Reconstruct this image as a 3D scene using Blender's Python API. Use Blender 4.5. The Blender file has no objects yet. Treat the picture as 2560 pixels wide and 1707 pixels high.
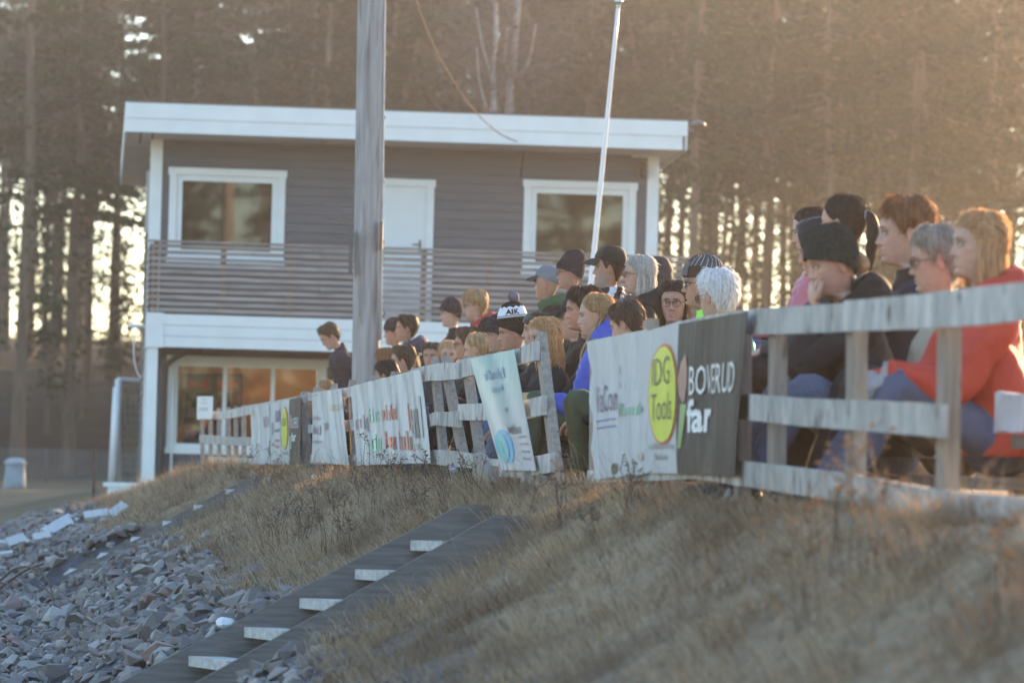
import bpy, math, random
import numpy as np
from mathutils import Vector, Matrix

# ------------------------------------------------------------------ camera, sky, sun, exposure
sc = bpy.context.scene
COL = sc.collection
F_PX = 9600.0            # focal length in pixels of the 2560 px wide photograph (135 mm lens)
CX, CY = 1280.0, 853.5
PITCH = math.atan((1152 - CY) / F_PX)
ROLL = math.radians(1.5)
_r0 = Vector((1, 0, 0)); _f = Vector((0, math.cos(PITCH), math.sin(PITCH))); _u0 = _r0.cross(_f)
C_UP = (_u0 * math.cos(ROLL) - _r0 * math.sin(ROLL)).normalized()
C_RT = (_r0 * math.cos(ROLL) + _u0 * math.sin(ROLL)).normalized()
C_FW = _f
cam_d = bpy.data.cameras.new('camera'); cam = bpy.data.objects.new('camera', cam_d); COL.objects.link(cam)
cam.matrix_world = Matrix(((C_RT.x, C_UP.x, -C_FW.x, 0), (C_RT.y, C_UP.y, -C_FW.y, 0), (C_RT.z, C_UP.z, -C_FW.z, 0), (0, 0, 0, 1)))
cam_d.sensor_width = 36.0; cam_d.lens = 135.0; cam_d.clip_end = 3000; cam_d.clip_start = 0.5
cam_d.dof.use_dof = True; cam_d.dof.focus_distance = 23.0; cam_d.dof.aperture_fstop = 4.0
sc.camera = cam

SUN_EL, SUN_AZ = math.radians(13.5), math.radians(33.0)   # azimuth to the right of the viewing direction (+Y)
world = bpy.data.worlds.new('World'); sc.world = world; world.use_nodes = True
wn = world.node_tree.nodes; wl = world.node_tree.links
bg = wn['Background']; sky = wn.new('ShaderNodeTexSky'); sky.sky_type = 'NISHITA'; sky.sun_disc = False
sky.sun_elevation = SUN_EL; sky.sun_rotation = SUN_AZ; sky.air_density = 1.15; sky.dust_density = 0.4; sky.ozone_density = 2.7
wl.new(sky.outputs[0], bg.inputs[0]); bg.inputs[1].default_value = 0.15
sun_d = bpy.data.lights.new('sun', 'SUN'); sun = bpy.data.objects.new('sun', sun_d); COL.objects.link(sun)
sun_d.energy = 5.0; sun_d.angle = math.radians(0.6); sun_d.color = (1.0, 0.62, 0.31)
SUN_DIR = Vector((math.sin(SUN_AZ) * math.cos(SUN_EL), math.cos(SUN_AZ) * math.cos(SUN_EL), math.sin(SUN_EL)))
sun.rotation_euler = SUN_DIR.to_track_quat('Z', 'Y').to_euler()
sc.view_settings.view_transform = 'Standard'; sc.view_settings.look = 'None'
sc.view_settings.exposure = 1.9; sc.view_settings.gamma = 1.0; sc.view_settings.use_curve_mapping = False
cy = sc.cycles
cy.use_denoising = True; cy.max_bounces = 6; cy.diffuse_bounces = 3; cy.glossy_bounces = 3; cy.transmission_bounces = 4
cy.transparent_max_bounces = 12; cy.volume_bounces = 0; cy.caustics_reflective = False; cy.caustics_refractive = False
try: cy.denoiser = 'OPENIMAGEDENOISE'
except Exception: pass

rng = np.random.default_rng(7); random.seed(7)

# ------------------------------------------------------------------ layout helpers: photograph pixel + distance -> point in the place
def ray(px, py):
    return C_FW + C_RT * ((px - CX) / F_PX) + C_UP * (-(py - CY) / F_PX)
def W(px, py, ppm):                      # ppm = pixels per metre at that distance
    return ray(px, py) * (F_PX / ppm)
FB = -0.150                              # the fence runs straight: X = FA + FB * Y
FA = 1.422 + 0.150 * 10.67
def xf(Y): return FA + FB * Y
FN = Vector((-1, FB, 0)).normalized()    # from the fence towards the pitch
FD = Vector((FB, 1, 0)).normalized()     # along the fence, away from the camera
def FW(px, py, o=0.0):                   # point of the fence plane (o metres behind it) seen at a pixel
    r = ray(px, py); t = (FA + o) / (r.x - FB * r.y); return r * t

# ------------------------------------------------------------------ materials
MATS = {}
def newmat(name):
    m = bpy.data.materials.new(name); m.use_nodes = True; nt = m.node_tree
    return m, nt, nt.nodes['Principled BSDF']
def pmat(name, col, rough=0.75, var=0.2, scale=6.0, bump=0.15, bscale=None, stretch=(1, 1, 1), metal=0.0, objrand=0.0, spec=0.4, vcol=None, trans=0.0, dist=0.01, detail=5, coat=0.0, dirt=None):
    """Principled with a noise-varied colour and fine relief."""
    if name in MATS: return MATS[name]
    m, nt, b = newmat(name); N = nt.nodes; L = nt.links
    tc = N.new('ShaderNodeTexCoord'); mp = N.new('ShaderNodeMapping'); mp.inputs['Scale'].default_value = stretch
    L.new(tc.outputs['Object'], mp.inputs['Vector'])
    nz = N.new('ShaderNodeTexNoise'); nz.inputs['Scale'].default_value = scale; nz.inputs['Detail'].default_value = detail
    L.new(mp.outputs[0], nz.inputs['Vector'])
    rmp = N.new('ShaderNodeMapRange'); rmp.inputs['From Min'].default_value = 0.25; rmp.inputs['From Max'].default_value = 0.75
    rmp.inputs['To Min'].default_value = 1 - var; rmp.inputs['To Max'].default_value = 1 + var
    L.new(nz.outputs['Fac'], rmp.inputs['Value'])
    mul = N.new('ShaderNodeMix'); mul.data_type = 'RGBA'; mul.blend_type = 'MULTIPLY'; mul.inputs['Factor'].default_value = 1.0
    if vcol:
        at = N.new('ShaderNodeAttribute'); at.attribute_name = vcol; L.new(at.outputs['Color'], mul.inputs['A'])
        tint = N.new('ShaderNodeMix'); tint.data_type = 'RGBA'; tint.blend_type = 'MULTIPLY'; tint.inputs['Factor'].default_value = 1.0
        tint.inputs['B'].default_value = (*col, 1); L.new(at.outputs['Color'], tint.inputs['A']); L.new(tint.outputs['Result'], mul.inputs['A'])
    else:
        mul.inputs['A'].default_value = (*col, 1)
    val = rmp.outputs[0]
    if objrand:
        oi = N.new('ShaderNodeObjectInfo'); r2 = N.new('ShaderNodeMapRange'); r2.inputs['To Min'].default_value = 1 - objrand; r2.inputs['To Max'].default_value = 1 + objrand
        L.new(oi.outputs['Random'], r2.inputs['Value']); mm = N.new('ShaderNodeMath'); mm.operation = 'MULTIPLY'
        L.new(val, mm.inputs[0]); L.new(r2.outputs[0], mm.inputs[1]); val = mm.outputs[0]
    L.new(val, mul.inputs['B'])
    out = mul.outputs['Result']
    if dirt:
        dc, ds, lo, hi = dirt
        n3 = N.new('ShaderNodeTexNoise'); n3.inputs['Scale'].default_value = ds; n3.inputs['Detail'].default_value = 6
        L.new(mp.outputs[0], n3.inputs['Vector']); r3 = N.new('ShaderNodeMapRange'); r3.inputs['From Min'].default_value = lo; r3.inputs['From Max'].default_value = hi
        L.new(n3.outputs['Fac'], r3.inputs['Value']); mx = N.new('ShaderNodeMix'); mx.data_type = 'RGBA'
        L.new(r3.outputs[0], mx.inputs['Factor']); L.new(out, mx.inputs['A']); mx.inputs['B'].default_value = (*dc, 1); out = mx.outputs['Result']
    L.new(out, b.inputs['Base Color'])
    b.inputs['Roughness'].default_value = rough; b.inputs['Metallic'].default_value = metal; b.inputs['Specular IOR Level'].default_value = spec
    b.inputs['Coat Weight'].default_value = coat
    if bump:
        n2 = N.new('ShaderNodeTexNoise'); n2.inputs['Scale'].default_value = bscale or scale * 4; n2.inputs['Detail'].default_value = 6
        L.new(mp.outputs[0], n2.inputs['Vector']); bp = N.new('ShaderNodeBump'); bp.inputs['Strength'].default_value = bump; bp.inputs['Distance'].default_value = dist
        L.new(n2.outputs['Fac'], bp.inputs['Height']); L.new(bp.outputs[0], b.inputs['Normal'])
    if trans:
        tr = N.new('ShaderNodeBsdfTranslucent'); L.new(out, tr.inputs['Color']); ms = N.new('ShaderNodeMixShader'); ms.inputs[0].default_value = trans
        o = N['Material Output']; L.new(b.outputs[0], ms.inputs[1]); L.new(tr.outputs[0], ms.inputs[2]); L.new(ms.outputs[0], o.inputs['Surface'])
    MATS[name] = m
    return m
def glass(name, tint=(0.9, 0.93, 0.92), refl=1.0):
    if name in MATS: return MATS[name]
    m, nt, b = newmat(name); N = nt.nodes; L = nt.links
    N.remove(b); t = N.new('ShaderNodeBsdfTransparent'); t.inputs[0].default_value = (*tint, 1); g = N.new('ShaderNodeBsdfGlossy'); g.inputs['Roughness'].default_value = 0.02
    fr = N.new('ShaderNodeFresnel'); fr.inputs[0].default_value = 1.6; ms = N.new('ShaderNodeMixShader')
    mm = N.new('ShaderNodeMath'); mm.operation = 'MULTIPLY'; mm.inputs[1].default_value = refl
    L.new(fr.outputs[0], mm.inputs[0]); L.new(mm.outputs[0], ms.inputs[0]); L.new(t.outputs[0], ms.inputs[1]); L.new(g.outputs[0], ms.inputs[2]); L.new(ms.outputs[0], N['Material Output'].inputs['Surface'])
    MATS[name] = m; return m
def emit(name, col, s):
    m, nt, b = newmat(name); b.inputs['Base Color'].default_value = (*col, 1); b.inputs['Emission Color'].default_value = (*col, 1); b.inputs['Emission Strength'].default_value = s
    return m

M_WHITE = pmat('white_paint', (0.80, 0.80, 0.78), 0.5, 0.05, 3, 0.05, 40)
M_SIDING = pmat('grey_siding_paint', (0.092, 0.100, 0.116), 0.6, 0.10, 4, 0.2, 30, (0.3, 1, 4), objrand=0.06)
M_SOFFIT = pmat('soffit_paint', (0.55, 0.54, 0.52), 0.6, 0.06, 3, 0.1, 20)
M_ROOF = pmat('roof_felt', (0.05, 0.05, 0.052), 0.8, 0.2, 4, 0.2)
M_SLAT = pmat('weathered_slat', (0.29, 0.25, 0.235), 0.8, 0.35, 5, 0.3, 40, (0.5, 3, 6), objrand=0.22, dirt=((0.07, 0.05, 0.04), 9, 0.66, 0.74))
M_SPACER = pmat('stained_spacer_wood', (0.17, 0.095, 0.05), 0.8, 0.3, 8, 0.2)
M_FENCE = pmat('weathered_fence_wood', (0.46, 0.425, 0.385), 0.85, 0.42, 6, 0.5, 30, (1, 1.6, 0.8), objrand=0.16, dirt=((0.14, 0.105, 0.085), 8, 0.60, 0.70))
M_POST = pmat('grey_post_wood', (0.31, 0.25, 0.20), 0.85, 0.35, 8, 0.25, 40, (6, 6, 0.35), objrand=0.12, dirt=((0.10, 0.08, 0.07), 9, 0.62, 0.72))
M_STRING = pmat('stair_board_wood', (0.19, 0.168, 0.158), 0.85, 0.32, 5, 0.4, 40, (1, 8, 12), objrand=0.08)
M_TREAD = pmat('stair_tread_wood', (0.48, 0.45, 0.415), 0.8, 0.3, 6, 0.3, 40, (6, 1, 6))
M_POLE = pmat('power_pole_wood', (0.33, 0.32, 0.315), 0.9, 0.25, 9, 0.6, 40, (3, 3, 0.25), dirt=((0.13, 0.115, 0.105), 5, 0.55, 0.75))
M_METALW = pmat('white_enamel_metal', (0.78, 0.78, 0.78), 0.35, 0.05, 5, 0.03)
M_BLACKM = pmat('black_metal', (0.02, 0.02, 0.022), 0.45, 0.1, 8, 0.05)
M_DARKM = pmat('dark_grey_metal', (0.09, 0.09, 0.095), 0.4, 0.15, 8, 0.05)
M_BANNER = pmat('banner_vinyl_white', (0.48, 0.49, 0.51), 0.38, 0.10, 5, 0.35, 9, (1, 5, 0.7), dist=0.03, dirt=((0.38, 0.37, 0.36), 6, 0.60, 0.85))
M_BANNERB = pmat('banner_vinyl_black', (0.030, 0.026, 0.025), 0.5, 0.2, 5, 0.35, 8, (1, 5, 0.6), dist=0.03, spec=0.25, dirt=((0.11, 0.10, 0.09), 5, 0.60, 0.8))

# ------------------------------------------------------------------ mesh helpers
def link(name, me, parent=None):
    o = bpy.data.objects.new(name, me); COL.objects.link(o)
    if parent is not None: o.parent = parent
    return o
def tag(o, label=None, cat=None, group=None, kind=None):
    if label: o['label'] = label
    if cat: o['category'] = cat
    if group: o['group'] = group
    if kind: o['kind'] = kind
    return o
def empty(name, loc, rz=0.0):
    o = bpy.data.objects.new(name, None); COL.objects.link(o); o.location = loc; o.rotation_euler = (0, 0, rz); o.empty_display_size = 0.1
    return o
def mesh(name, V, Fc, mats, smooth=False, col=None, midx=None):
    me = bpy.data.meshes.new(name)
    V = np.asarray(V, dtype=np.float64)
    me.from_pydata(V.tolist() if len(V) < 20000 else [tuple(v) for v in V.tolist()], [], Fc if isinstance(Fc, list) else Fc.tolist())
    if not isinstance(mats, (list, tuple)): mats = [mats]
    for m in mats: me.materials.append(m)
    if smooth: me.polygons.foreach_set('use_smooth', np.ones(len(me.polygons), dtype=bool))
    if midx is not None: me.polygons.foreach_set('material_index', np.asarray(midx, dtype=np.int32))
    if col is not None:
        a = me.color_attributes.new('Col', 'FLOAT_COLOR', 'POINT'); c = np.ones((len(V), 4)); c[:, :3] = col
        a.data.foreach_set('color', c.ravel())
    me.update(); return me
class MB:
    """collects shapes, builds one mesh"""
    def __init__(s): s.V = []; s.F = []; s.M = []; s.C = []; s.n = 0
    def add(s, V, Fc, mi=0, col=(1, 1, 1)):
        V = np.asarray(V, float); s.V.append(V); s.F += [tuple(int(i) + s.n for i in f) for f in Fc]; s.M += [mi] * len(Fc)
        c = np.asarray(col, float); s.C.append(np.broadcast_to(c, (len(V), 3)) if c.ndim == 1 else c); s.n += len(V); return s
    def box(s, c, size, R=None, mi=0, bev=0.0, col=(1, 1, 1)):
        hx, hy, hz = [a / 2 for a in size]
        V = np.array([(x * hx, y * hy, z * hz) for z in (-1, 1) for y in (-1, 1) for x in (-1, 1)], float)
        if R is not None: V = V @ np.array(R).T
        V = V + np.array(c)
        return s.add(V, [(0, 2, 3, 1), (4, 5, 7, 6), (0, 1, 5, 4), (2, 6, 7, 3), (0, 4, 6, 2), (1, 3, 7, 5)], mi, col)
    def b2(s, lo, hi, mi=0): return s.box([(a + b) / 2 for a, b in zip(lo, hi)], [abs(b - a) for a, b in zip(lo, hi)], None, mi)
    def tube(s, pts, rad, n=10, mi=0, sub=0, caps=True, col=(1, 1, 1), flat=None, puff=None, squash=None):
        V, Fc = tube(pts, rad, n, sub, caps, puff, squash); return s.add(V, Fc, mi, col)
    def ell(s, c, r, R=None, nu=12, nv=8, mi=0, col=(1, 1, 1)):
        V = [(0, 0, 1)]; 
        for j in range(1, nv):
            a = math.pi * j / nv
            for i in range(nu):
                b = 2 * math.pi * i / nu; V.append((math.sin(a) * math.cos(b), math.sin(a) * math.sin(b), math.cos(a)))
        V.append((0, 0, -1)); V = np.array(V) * np.array(r)
        if R is not None: V = V @ np.array(R).T
        V = V + np.array(c); Fc = []
        for i in range(nu): Fc.append((0, 1 + i, 1 + (i + 1) % nu))
        for j in range(nv - 2):
            for i in range(nu):
                a = 1 + j * nu + i; b2 = 1 + j * nu + (i + 1) % nu; Fc.append((a, a + nu, b2 + nu, b2))
        e = len(V) - 1; k = 1 + (nv - 2) * nu
        for i in range(nu): Fc.append((e, k + (i + 1) % nu, k + i))
        return s.add(V, Fc, mi, col)
    def build(s, name, mats, parent=None, smooth=False, usecol=False):
        V = np.concatenate(s.V) if s.V else np.zeros((0, 3))
        return link(name, mesh(name, V, s.F, mats, smooth, np.concatenate(s.C) if usecol else None, s.M), parent)
def smooth_path(P, sub):
    P = np.asarray(P, float)
    if sub <= 1 or len(P) < 3:
        if sub <= 1: return P
        t = np.linspace(0, 1, sub * (len(P) - 1) + 1); k = np.linspace(0, 1, len(P)); return np.stack([np.interp(t, k, P[:, i]) for i in range(P.shape[1])], 1)
    E = np.vstack([2 * P[0] - P[1], P, 2 * P[-1] - P[-2]]); out = []
    for i in range(1, len(E) - 2):
        a, b, c, d = E[i - 1], E[i], E[i + 1], E[i + 2]
        for k in range(sub):
            t = k / sub; out.append(0.5 * ((2 * b) + (-a + c) * t + (2 * a - 5 * b + 4 * c - d) * t * t + (-a + 3 * b - 3 * c + d) * t ** 3))
    out.append(P[-1]); return np.array(out)
def tube(pts, rad, n=10, sub=0, caps=True, puff=None, squash=None):
    P = np.asarray(pts, float); r = np.broadcast_to(np.asarray(rad, float), (len(P),)).astype(float)
    if sub > 1:
        Q = smooth_path(np.hstack([P, r[:, None]]), sub); P = Q[:, :3]; r = np.maximum(Q[:, 3], 1e-4)
    T = np.gradient(P, axis=0); T /= np.linalg.norm(T, axis=1)[:, None] + 1e-12
    if puff:
        s = np.concatenate([[0], np.cumsum(np.linalg.norm(np.diff(P, axis=0), axis=1))]); r = r * (1 + puff[1] * (np.abs(np.sin(math.pi * s / puff[0])) - 0.6))
    up = np.array([0, 0, 1.0]) if abs(T[0][2]) < 0.9 else np.array([1.0, 0, 0])
    u = np.cross(T[0], up); u /= np.linalg.norm(u); V = []
    ang = np.linspace(0, 2 * math.pi, n, endpoint=False); ca, sa = np.cos(ang)[:, None], np.sin(ang)[:, None]
    for i in range(len(P)):
        u = u - T[i] * np.dot(u, T[i]); u /= np.linalg.norm(u) + 1e-12; v = np.cross(T[i], u)
        k = 1.0 if squash is None else squash
        V.append(P[i] + r[i] * (ca * u + sa * v * k))
    V = np.concatenate(V); Fc = []
    for i in range(len(P) - 1):
        for j in range(n):
            a = i * n + j; b = i * n + (j + 1) % n; Fc.append((a, b, b + n, a + n))
    if caps:
        Fc.append(tuple(range(n - 1, -1, -1))); e = (len(P) - 1) * n; Fc.append(tuple(range(e, e + n)))
    return V, Fc
def text_mesh2d(txt, bold=0.0, res=2):
    cu = bpy.data.curves.new('t', 'FONT'); cu.body = txt; cu.resolution_u = res; cu.offset = bold; cu.fill_mode = 'FRONT'
    o = bpy.data.objects.new('t', cu); COL.objects.link(o); dg = bpy.context.evaluated_depsgraph_get(); dg.update()
    me = bpy.data.meshes.new_from_object(o.evaluated_get(dg)); V = np.array([v.co[:2] for v in me.vertices]); Fc = [tuple(p.vertices) for p in me.polygons]
    bpy.data.objects.remove(o); bpy.data.curves.remove(cu); bpy.data.meshes.remove(me)
    V = V - V.min(0); return V / V.max(0), Fc
def smst(a, b, x):
    t = np.clip((np.asarray(x, float) - a) / (b - a), 0, 1); return t * t * (3 - 2 * t)
_ph = rng.uniform(0, 6.28, (40,)); _dr = rng.normal(0, 1, (40, 3)); _dr /= np.linalg.norm(_dr, axis=1)[:, None]
def wob(P, freq, seed=0, oct=3):
    """cheap smooth noise, about -1..1"""
    P = np.asarray(P, float); o = np.zeros(P.shape[:-1])
    for k in range(oct):
        for j in range(4):
            q = (seed * 7 + k * 4 + j) % 40; o += np.sin(P @ _dr[q] * freq * (1.9 ** k) * (1 + 0.2 * j) + _ph[(q * 3 + seed) % 40]) * 0.5 ** k
    return o / 4.0
SIDE_N = 60; HAZE = 0.0009
# ------------------------------------------------------------------ ground, bank and hill
_a = W(1154, 1288, 520); _b = W(632, 1188, 282)
STAIRCUT = [(_a.x, _a.y, -1.60, 0.35, 1.95), (_b.x, _b.y, -2.6, 0.4, 1.7)]
def terrain(X, Y):
    X = np.asarray(X, float); Y = np.asarray(Y, float)
    o = X - (FA + FB * Y)
    top = -0.15 - 0.40 * smst(41, 50, Y) - 0.45 * smst(60, 75, Y)
    low = -1.30 + 0.30 * smst(28, 46, Y)
    t = np.clip((-o - 0.12) / 2.10, 0, 1); prof = t + 0.02 * np.sin(2 * math.pi * t)
    z = top + (low - top) * prof
    n = wob(np.stack([X, Y, X * 0], -1), 2.2, 3) * 0.03 * (0.4 + smst(-0.3, -1.0, o)) + wob(np.stack([X, Y, X * 0], -1), 7, 5, 2) * 0.012
    z = z + n
    for px_, py_, w0, w1, ln in STAIRCUT:                          # the stairs are let into the bank
        a = (X - px_) * FD.x + (Y - py_) * FD.y; b = (X - px_) * FN.x + (Y - py_) * FN.y
        m = smst(w0 - 0.15, w0 + 0.05, a) * smst(w1 + 0.15, w1 - 0.05, a) * smst(-0.15, 0.1, b) * smst(ln + 0.4, ln, b); z = z - (0.17 if ln > 1.8 else 0.24) * m
    hill = 6.9 * smst(118, 215, Y) + wob(np.stack([X, Y, X * 0], -1), 0.06, 9, 2) * 1.2 * smst(120, 160, Y)
    return z + hill - 0.02 * smst(60, 110, Y)
def tz(x, y): return float(terrain(x, y))
def axis(parts):
    out = []
    for a, b, n in parts: out += list(np.linspace(a, b, n, endpoint=False))
    return np.array(out + [parts[-1][1]])
AX = axis([(-260, -40, 14), (-40, -8, 16), (-8, -3.5, 45), (-3.5, 3.2, 110), (3.2, 12, 30), (12, 60, 16), (60, 260, 10)])
AY = axis([(-160, 6, 30), (6, 24, 150), (24, 60, 150), (60, 130, 40), (130, 240, 40), (240, 420, 10)])
GX, GY = np.meshgrid(AX, AY); GZ = terrain(GX, GY)
nx, ny = len(AX), len(AY)
idx = np.arange(nx * ny).reshape(ny, nx)
gf = np.stack([idx[:-1, :-1], idx[:-1, 1:], idx[1:, 1:], idx[1:, :-1]], -1).reshape(-1, 4)
def ground_mat():
    m, nt, b = newmat('dry_ground'); N = nt.nodes; L = nt.links
    tc = N.new('ShaderNodeTexCoord'); sp = N.new('ShaderNodeSeparateXYZ'); L.new(tc.outputs['Object'], sp.inputs[0])
    def noise(s, d=6):
        n = N.new('ShaderNodeTexNoise'); n.inputs['Scale'].default_value = s; n.inputs['Detail'].default_value = d; L.new(tc.outputs['Object'], n.inputs['Vector']); return n.outputs['Fac']
    def ramp(src, a, ca, bb, cb):
        r = N.new('ShaderNodeValToRGB'); r.color_ramp.elements[0].position = a; r.color_ramp.elements[0].color = (*ca, 1); r.color_ramp.elements[1].position = bb; r.color_ramp.elements[1].color = (*cb, 1); L.new(src, r.inputs[0]); return r.outputs[0]
    def mr(src, a, bb):
        r = N.new('ShaderNodeMapRange'); r.inputs['From Min'].default_value = a; r.inputs['From Max'].default_value = bb; L.new(src, r.inputs[0]); return r.outputs[0]
    def mix(f, a, c):
        x = N.new('ShaderNodeMix'); x.data_type = 'RGBA'; L.new(f, x.inputs['Factor']); L.new(a, x.inputs['A']); L.new(c, x.inputs['B']); return x.outputs['Result']
    grass = ramp(noise(14), 0.3, (0.20, 0.14, 0.09), 0.7, (0.42, 0.32, 0.21))
    lawn = ramp(noise(0.35), 0.35, (0.16, 0.125, 0.085), 0.65, (0.27, 0.19, 0.105))
    stone = ramp(noise(9), 0.3, (0.06, 0.055, 0.06), 0.7, (0.14, 0.13, 0.14))
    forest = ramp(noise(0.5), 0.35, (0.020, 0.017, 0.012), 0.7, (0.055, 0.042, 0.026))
    c = mix(mr(sp.outputs['Z'], -0.6, -0.8), grass, stone)
    od = N.new('ShaderNodeMath'); od.operation = 'MULTIPLY_ADD'; od.inputs[1].default_value = -FB; L.new(sp.outputs['Y'], od.inputs[0]); L.new(sp.outputs['X'], od.inputs[2])
    c = mix(mr(od.outputs[0], FA - 5.6, FA - 6.4), c, lawn)
    c = mix(mr(sp.outputs['Y'], 45, 48), c, lawn)
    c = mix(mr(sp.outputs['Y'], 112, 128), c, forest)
    L.new(c, b.inputs['Base Color']); b.inputs['Roughness'].default_value = 0.95; b.inputs['Specular IOR Level'].default_value = 0.1
    bp = N.new('ShaderNodeBump'); bp.inputs['Strength'].default_value = 0.6; bp.inputs['Distance'].default_value = 0.03; L.new(noise(30), bp.inputs['Height']); L.new(bp.outputs[0], b.inputs['Normal'])
    return m
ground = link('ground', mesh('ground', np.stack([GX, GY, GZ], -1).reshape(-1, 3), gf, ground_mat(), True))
tag(ground, kind='structure')

# ------------------------------------------------------------------ the grey house with kiosk and balcony
HYAW = math.radians(6.2); HB = -0.75                     # base of the house walls (below the grass)
HO = Vector((-5.30, 55.8, HB))
HU = Vector((math.cos(HYAW), math.sin(HYAW), 0)); HNB = Vector((-math.sin(HYAW), math.cos(HYAW), 0))   # along the front, and backwards
def HP(px, py, back=0.0):                                # pixel -> (u, z) on the plane `back` metres behind the front wall
    r = ray(px, py); n = HNB; t = (HO.dot(n) + back) / r.dot(n); p = r * t - HO
    return p.dot(HU), p.z
house = empty('grey_house', HO, HYAW)
tag(house, 'two-storey grey clapboard house with white trim, balcony and kiosk window', 'house')
HW = HP(1638, 600)[0]; HD = 6.0
zt = HP(700, 352)[1] + 0.15                              # wall top under the soffit
z1 = HP(380, 783, -1.4)[1]; z0b = HP(380, 866, -1.4)[1]    # balcony band
def rect(px0, py0, px1, py1, back=0.0):
    a = HP(px0, py0, back); b = HP(px1, py1, back); return a[0], b[1], b[0], a[1]       # u0 z0 u1 z1
# openings in the front wall: upper windows, door, kiosk window (u0, z0, u1, z1) outer casing
win_a = rect(425, 418, 708, 664); win_b = rect(1311, 449, 1585, 694)
door_o = (win_b[0] - 2.32, z1 + 0.02, HP(1082, 600)[0], HP(1040, 449)[1])
kio = (HP(418, 1000)[0], HP(430, 1133)[1], HP(818, 900)[0], HP(600, 893)[1])
openings = [win_a, win_b, door_o, kio]
def inset(r, a): return (r[0] + a, r[1] + a, r[2] - a, r[3] - a)
# walls: inner shell (side and back walls, floors), siding boards on the front and sides
wall = MB()
wall.b2((0.02, 0.12, 0), (0.14, HD, zt)); wall.b2((HW - 0.14, 0.12, 0), (HW - 0.02, HD, zt)); wall.b2((0.14, HD - 0.12, 0), (HW - 0.14, HD, zt))
wall.b2((0.14, 0.12, z1 - 0.35), (HW - 0.14, HD - 0.12, z1 - 0.05))
wall_o = wall.build('wall', M_SIDING, house)
# backing of the front wall, cut around the openings
def cut_spans(z, spans):
    segs = [(0.0, HW)]
    for r in spans:
        if r[1] < z < r[3]:
            new = []
            for a, b in segs:
                if r[0] > a: new.append((a, min(b, r[0])))
                if r[2] < b: new.append((max(a, r[2]), b))
            segs = [s for s in new if s[1] - s[0] > 0.02]
    return segs
cuts = [inset(r, 0.06) for r in openings]
BH = 0.1335; nrow = int((zt - 0.0) / BH)
zs = sorted(set([0.0, zt] + [c[1] for c in cuts] + [c[3] for c in cuts]))
bk = MB()
for a, b in zip(zs[:-1], zs[1:]):
    for s in cut_spans((a + b) / 2, cuts): bk.b2((s[0] + 0.03, 0.035, a), (s[1] - 0.0 if s[1] < HW else s[1] - 0.03, 0.12, b))
bk.build('wall_backing', pmat('wall_backing_dark', (0.05, 0.05, 0.05)), house)
for k in range(nrow):
    za, zb = k * BH, (k + 1) * BH
    if zb > zt: zb = zt
    zmid = (za + zb) / 2
    if z0b + 0.02 < zmid < z1 - 0.05: continue
    for s in cut_spans(zmid, cuts):
        m_ = MB(); u0, u1 = s[0] + 0.004, s[1] - 0.004
        V = [(u0, -0.016, za), (u1, -0.016, za), (u1, 0.034, za), (u0, 0.034, za), (u0, 0.012, zb + 0.008), (u1, 0.012, zb + 0.008), (u1, 0.034, zb + 0.008), (u0, 0.034, zb + 0.008)]
        V = np.array(V); V[:, 2] -= 0.0
        m_.add(V, [(0, 3, 2, 1), (4, 5, 6, 7), (0, 1, 5, 4), (1, 2, 6, 5), (2, 3, 7, 6), (3, 0, 4, 7)])
        m_.build('siding_board', M_SIDING, wall_o)
for k in range(nrow):                                        # left side wall boards
    za, zb = k * BH, min((k + 1) * BH, zt); m_ = MB()
    V = np.array([(-0.022, 0.10, za), (-0.022, HD, za), (0.018, HD, za), (0.018, 0.10, za), (-0.004, 0.10, zb), (-0.004, HD, zb), (0.018, HD, zb), (0.018, 0.10, zb)])
    m_.add(V, [(0, 1, 2, 3), (4, 7, 6, 5), (0, 4, 5, 1), (1, 5, 6, 2), (2, 6, 7, 3), (3, 7, 4, 0)]); m_.build('siding_board', M_SIDING, wall_o)
for u in (0.0, HW):                                           # white corner boards
    m_ = MB(); sgn = 1 if u == 0 else -1
    m_.b2((u - 0.03 * sgn, -0.045, 0.0), (u + 0.145 * sgn, -0.006, zt - 0.16)); m_.b2((u - 0.032 * sgn, -0.004, 0.0), (u - 0.003 * sgn, 0.14, zt - 0.16)); m_.build('corner_board', M_WHITE, house)
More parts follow.
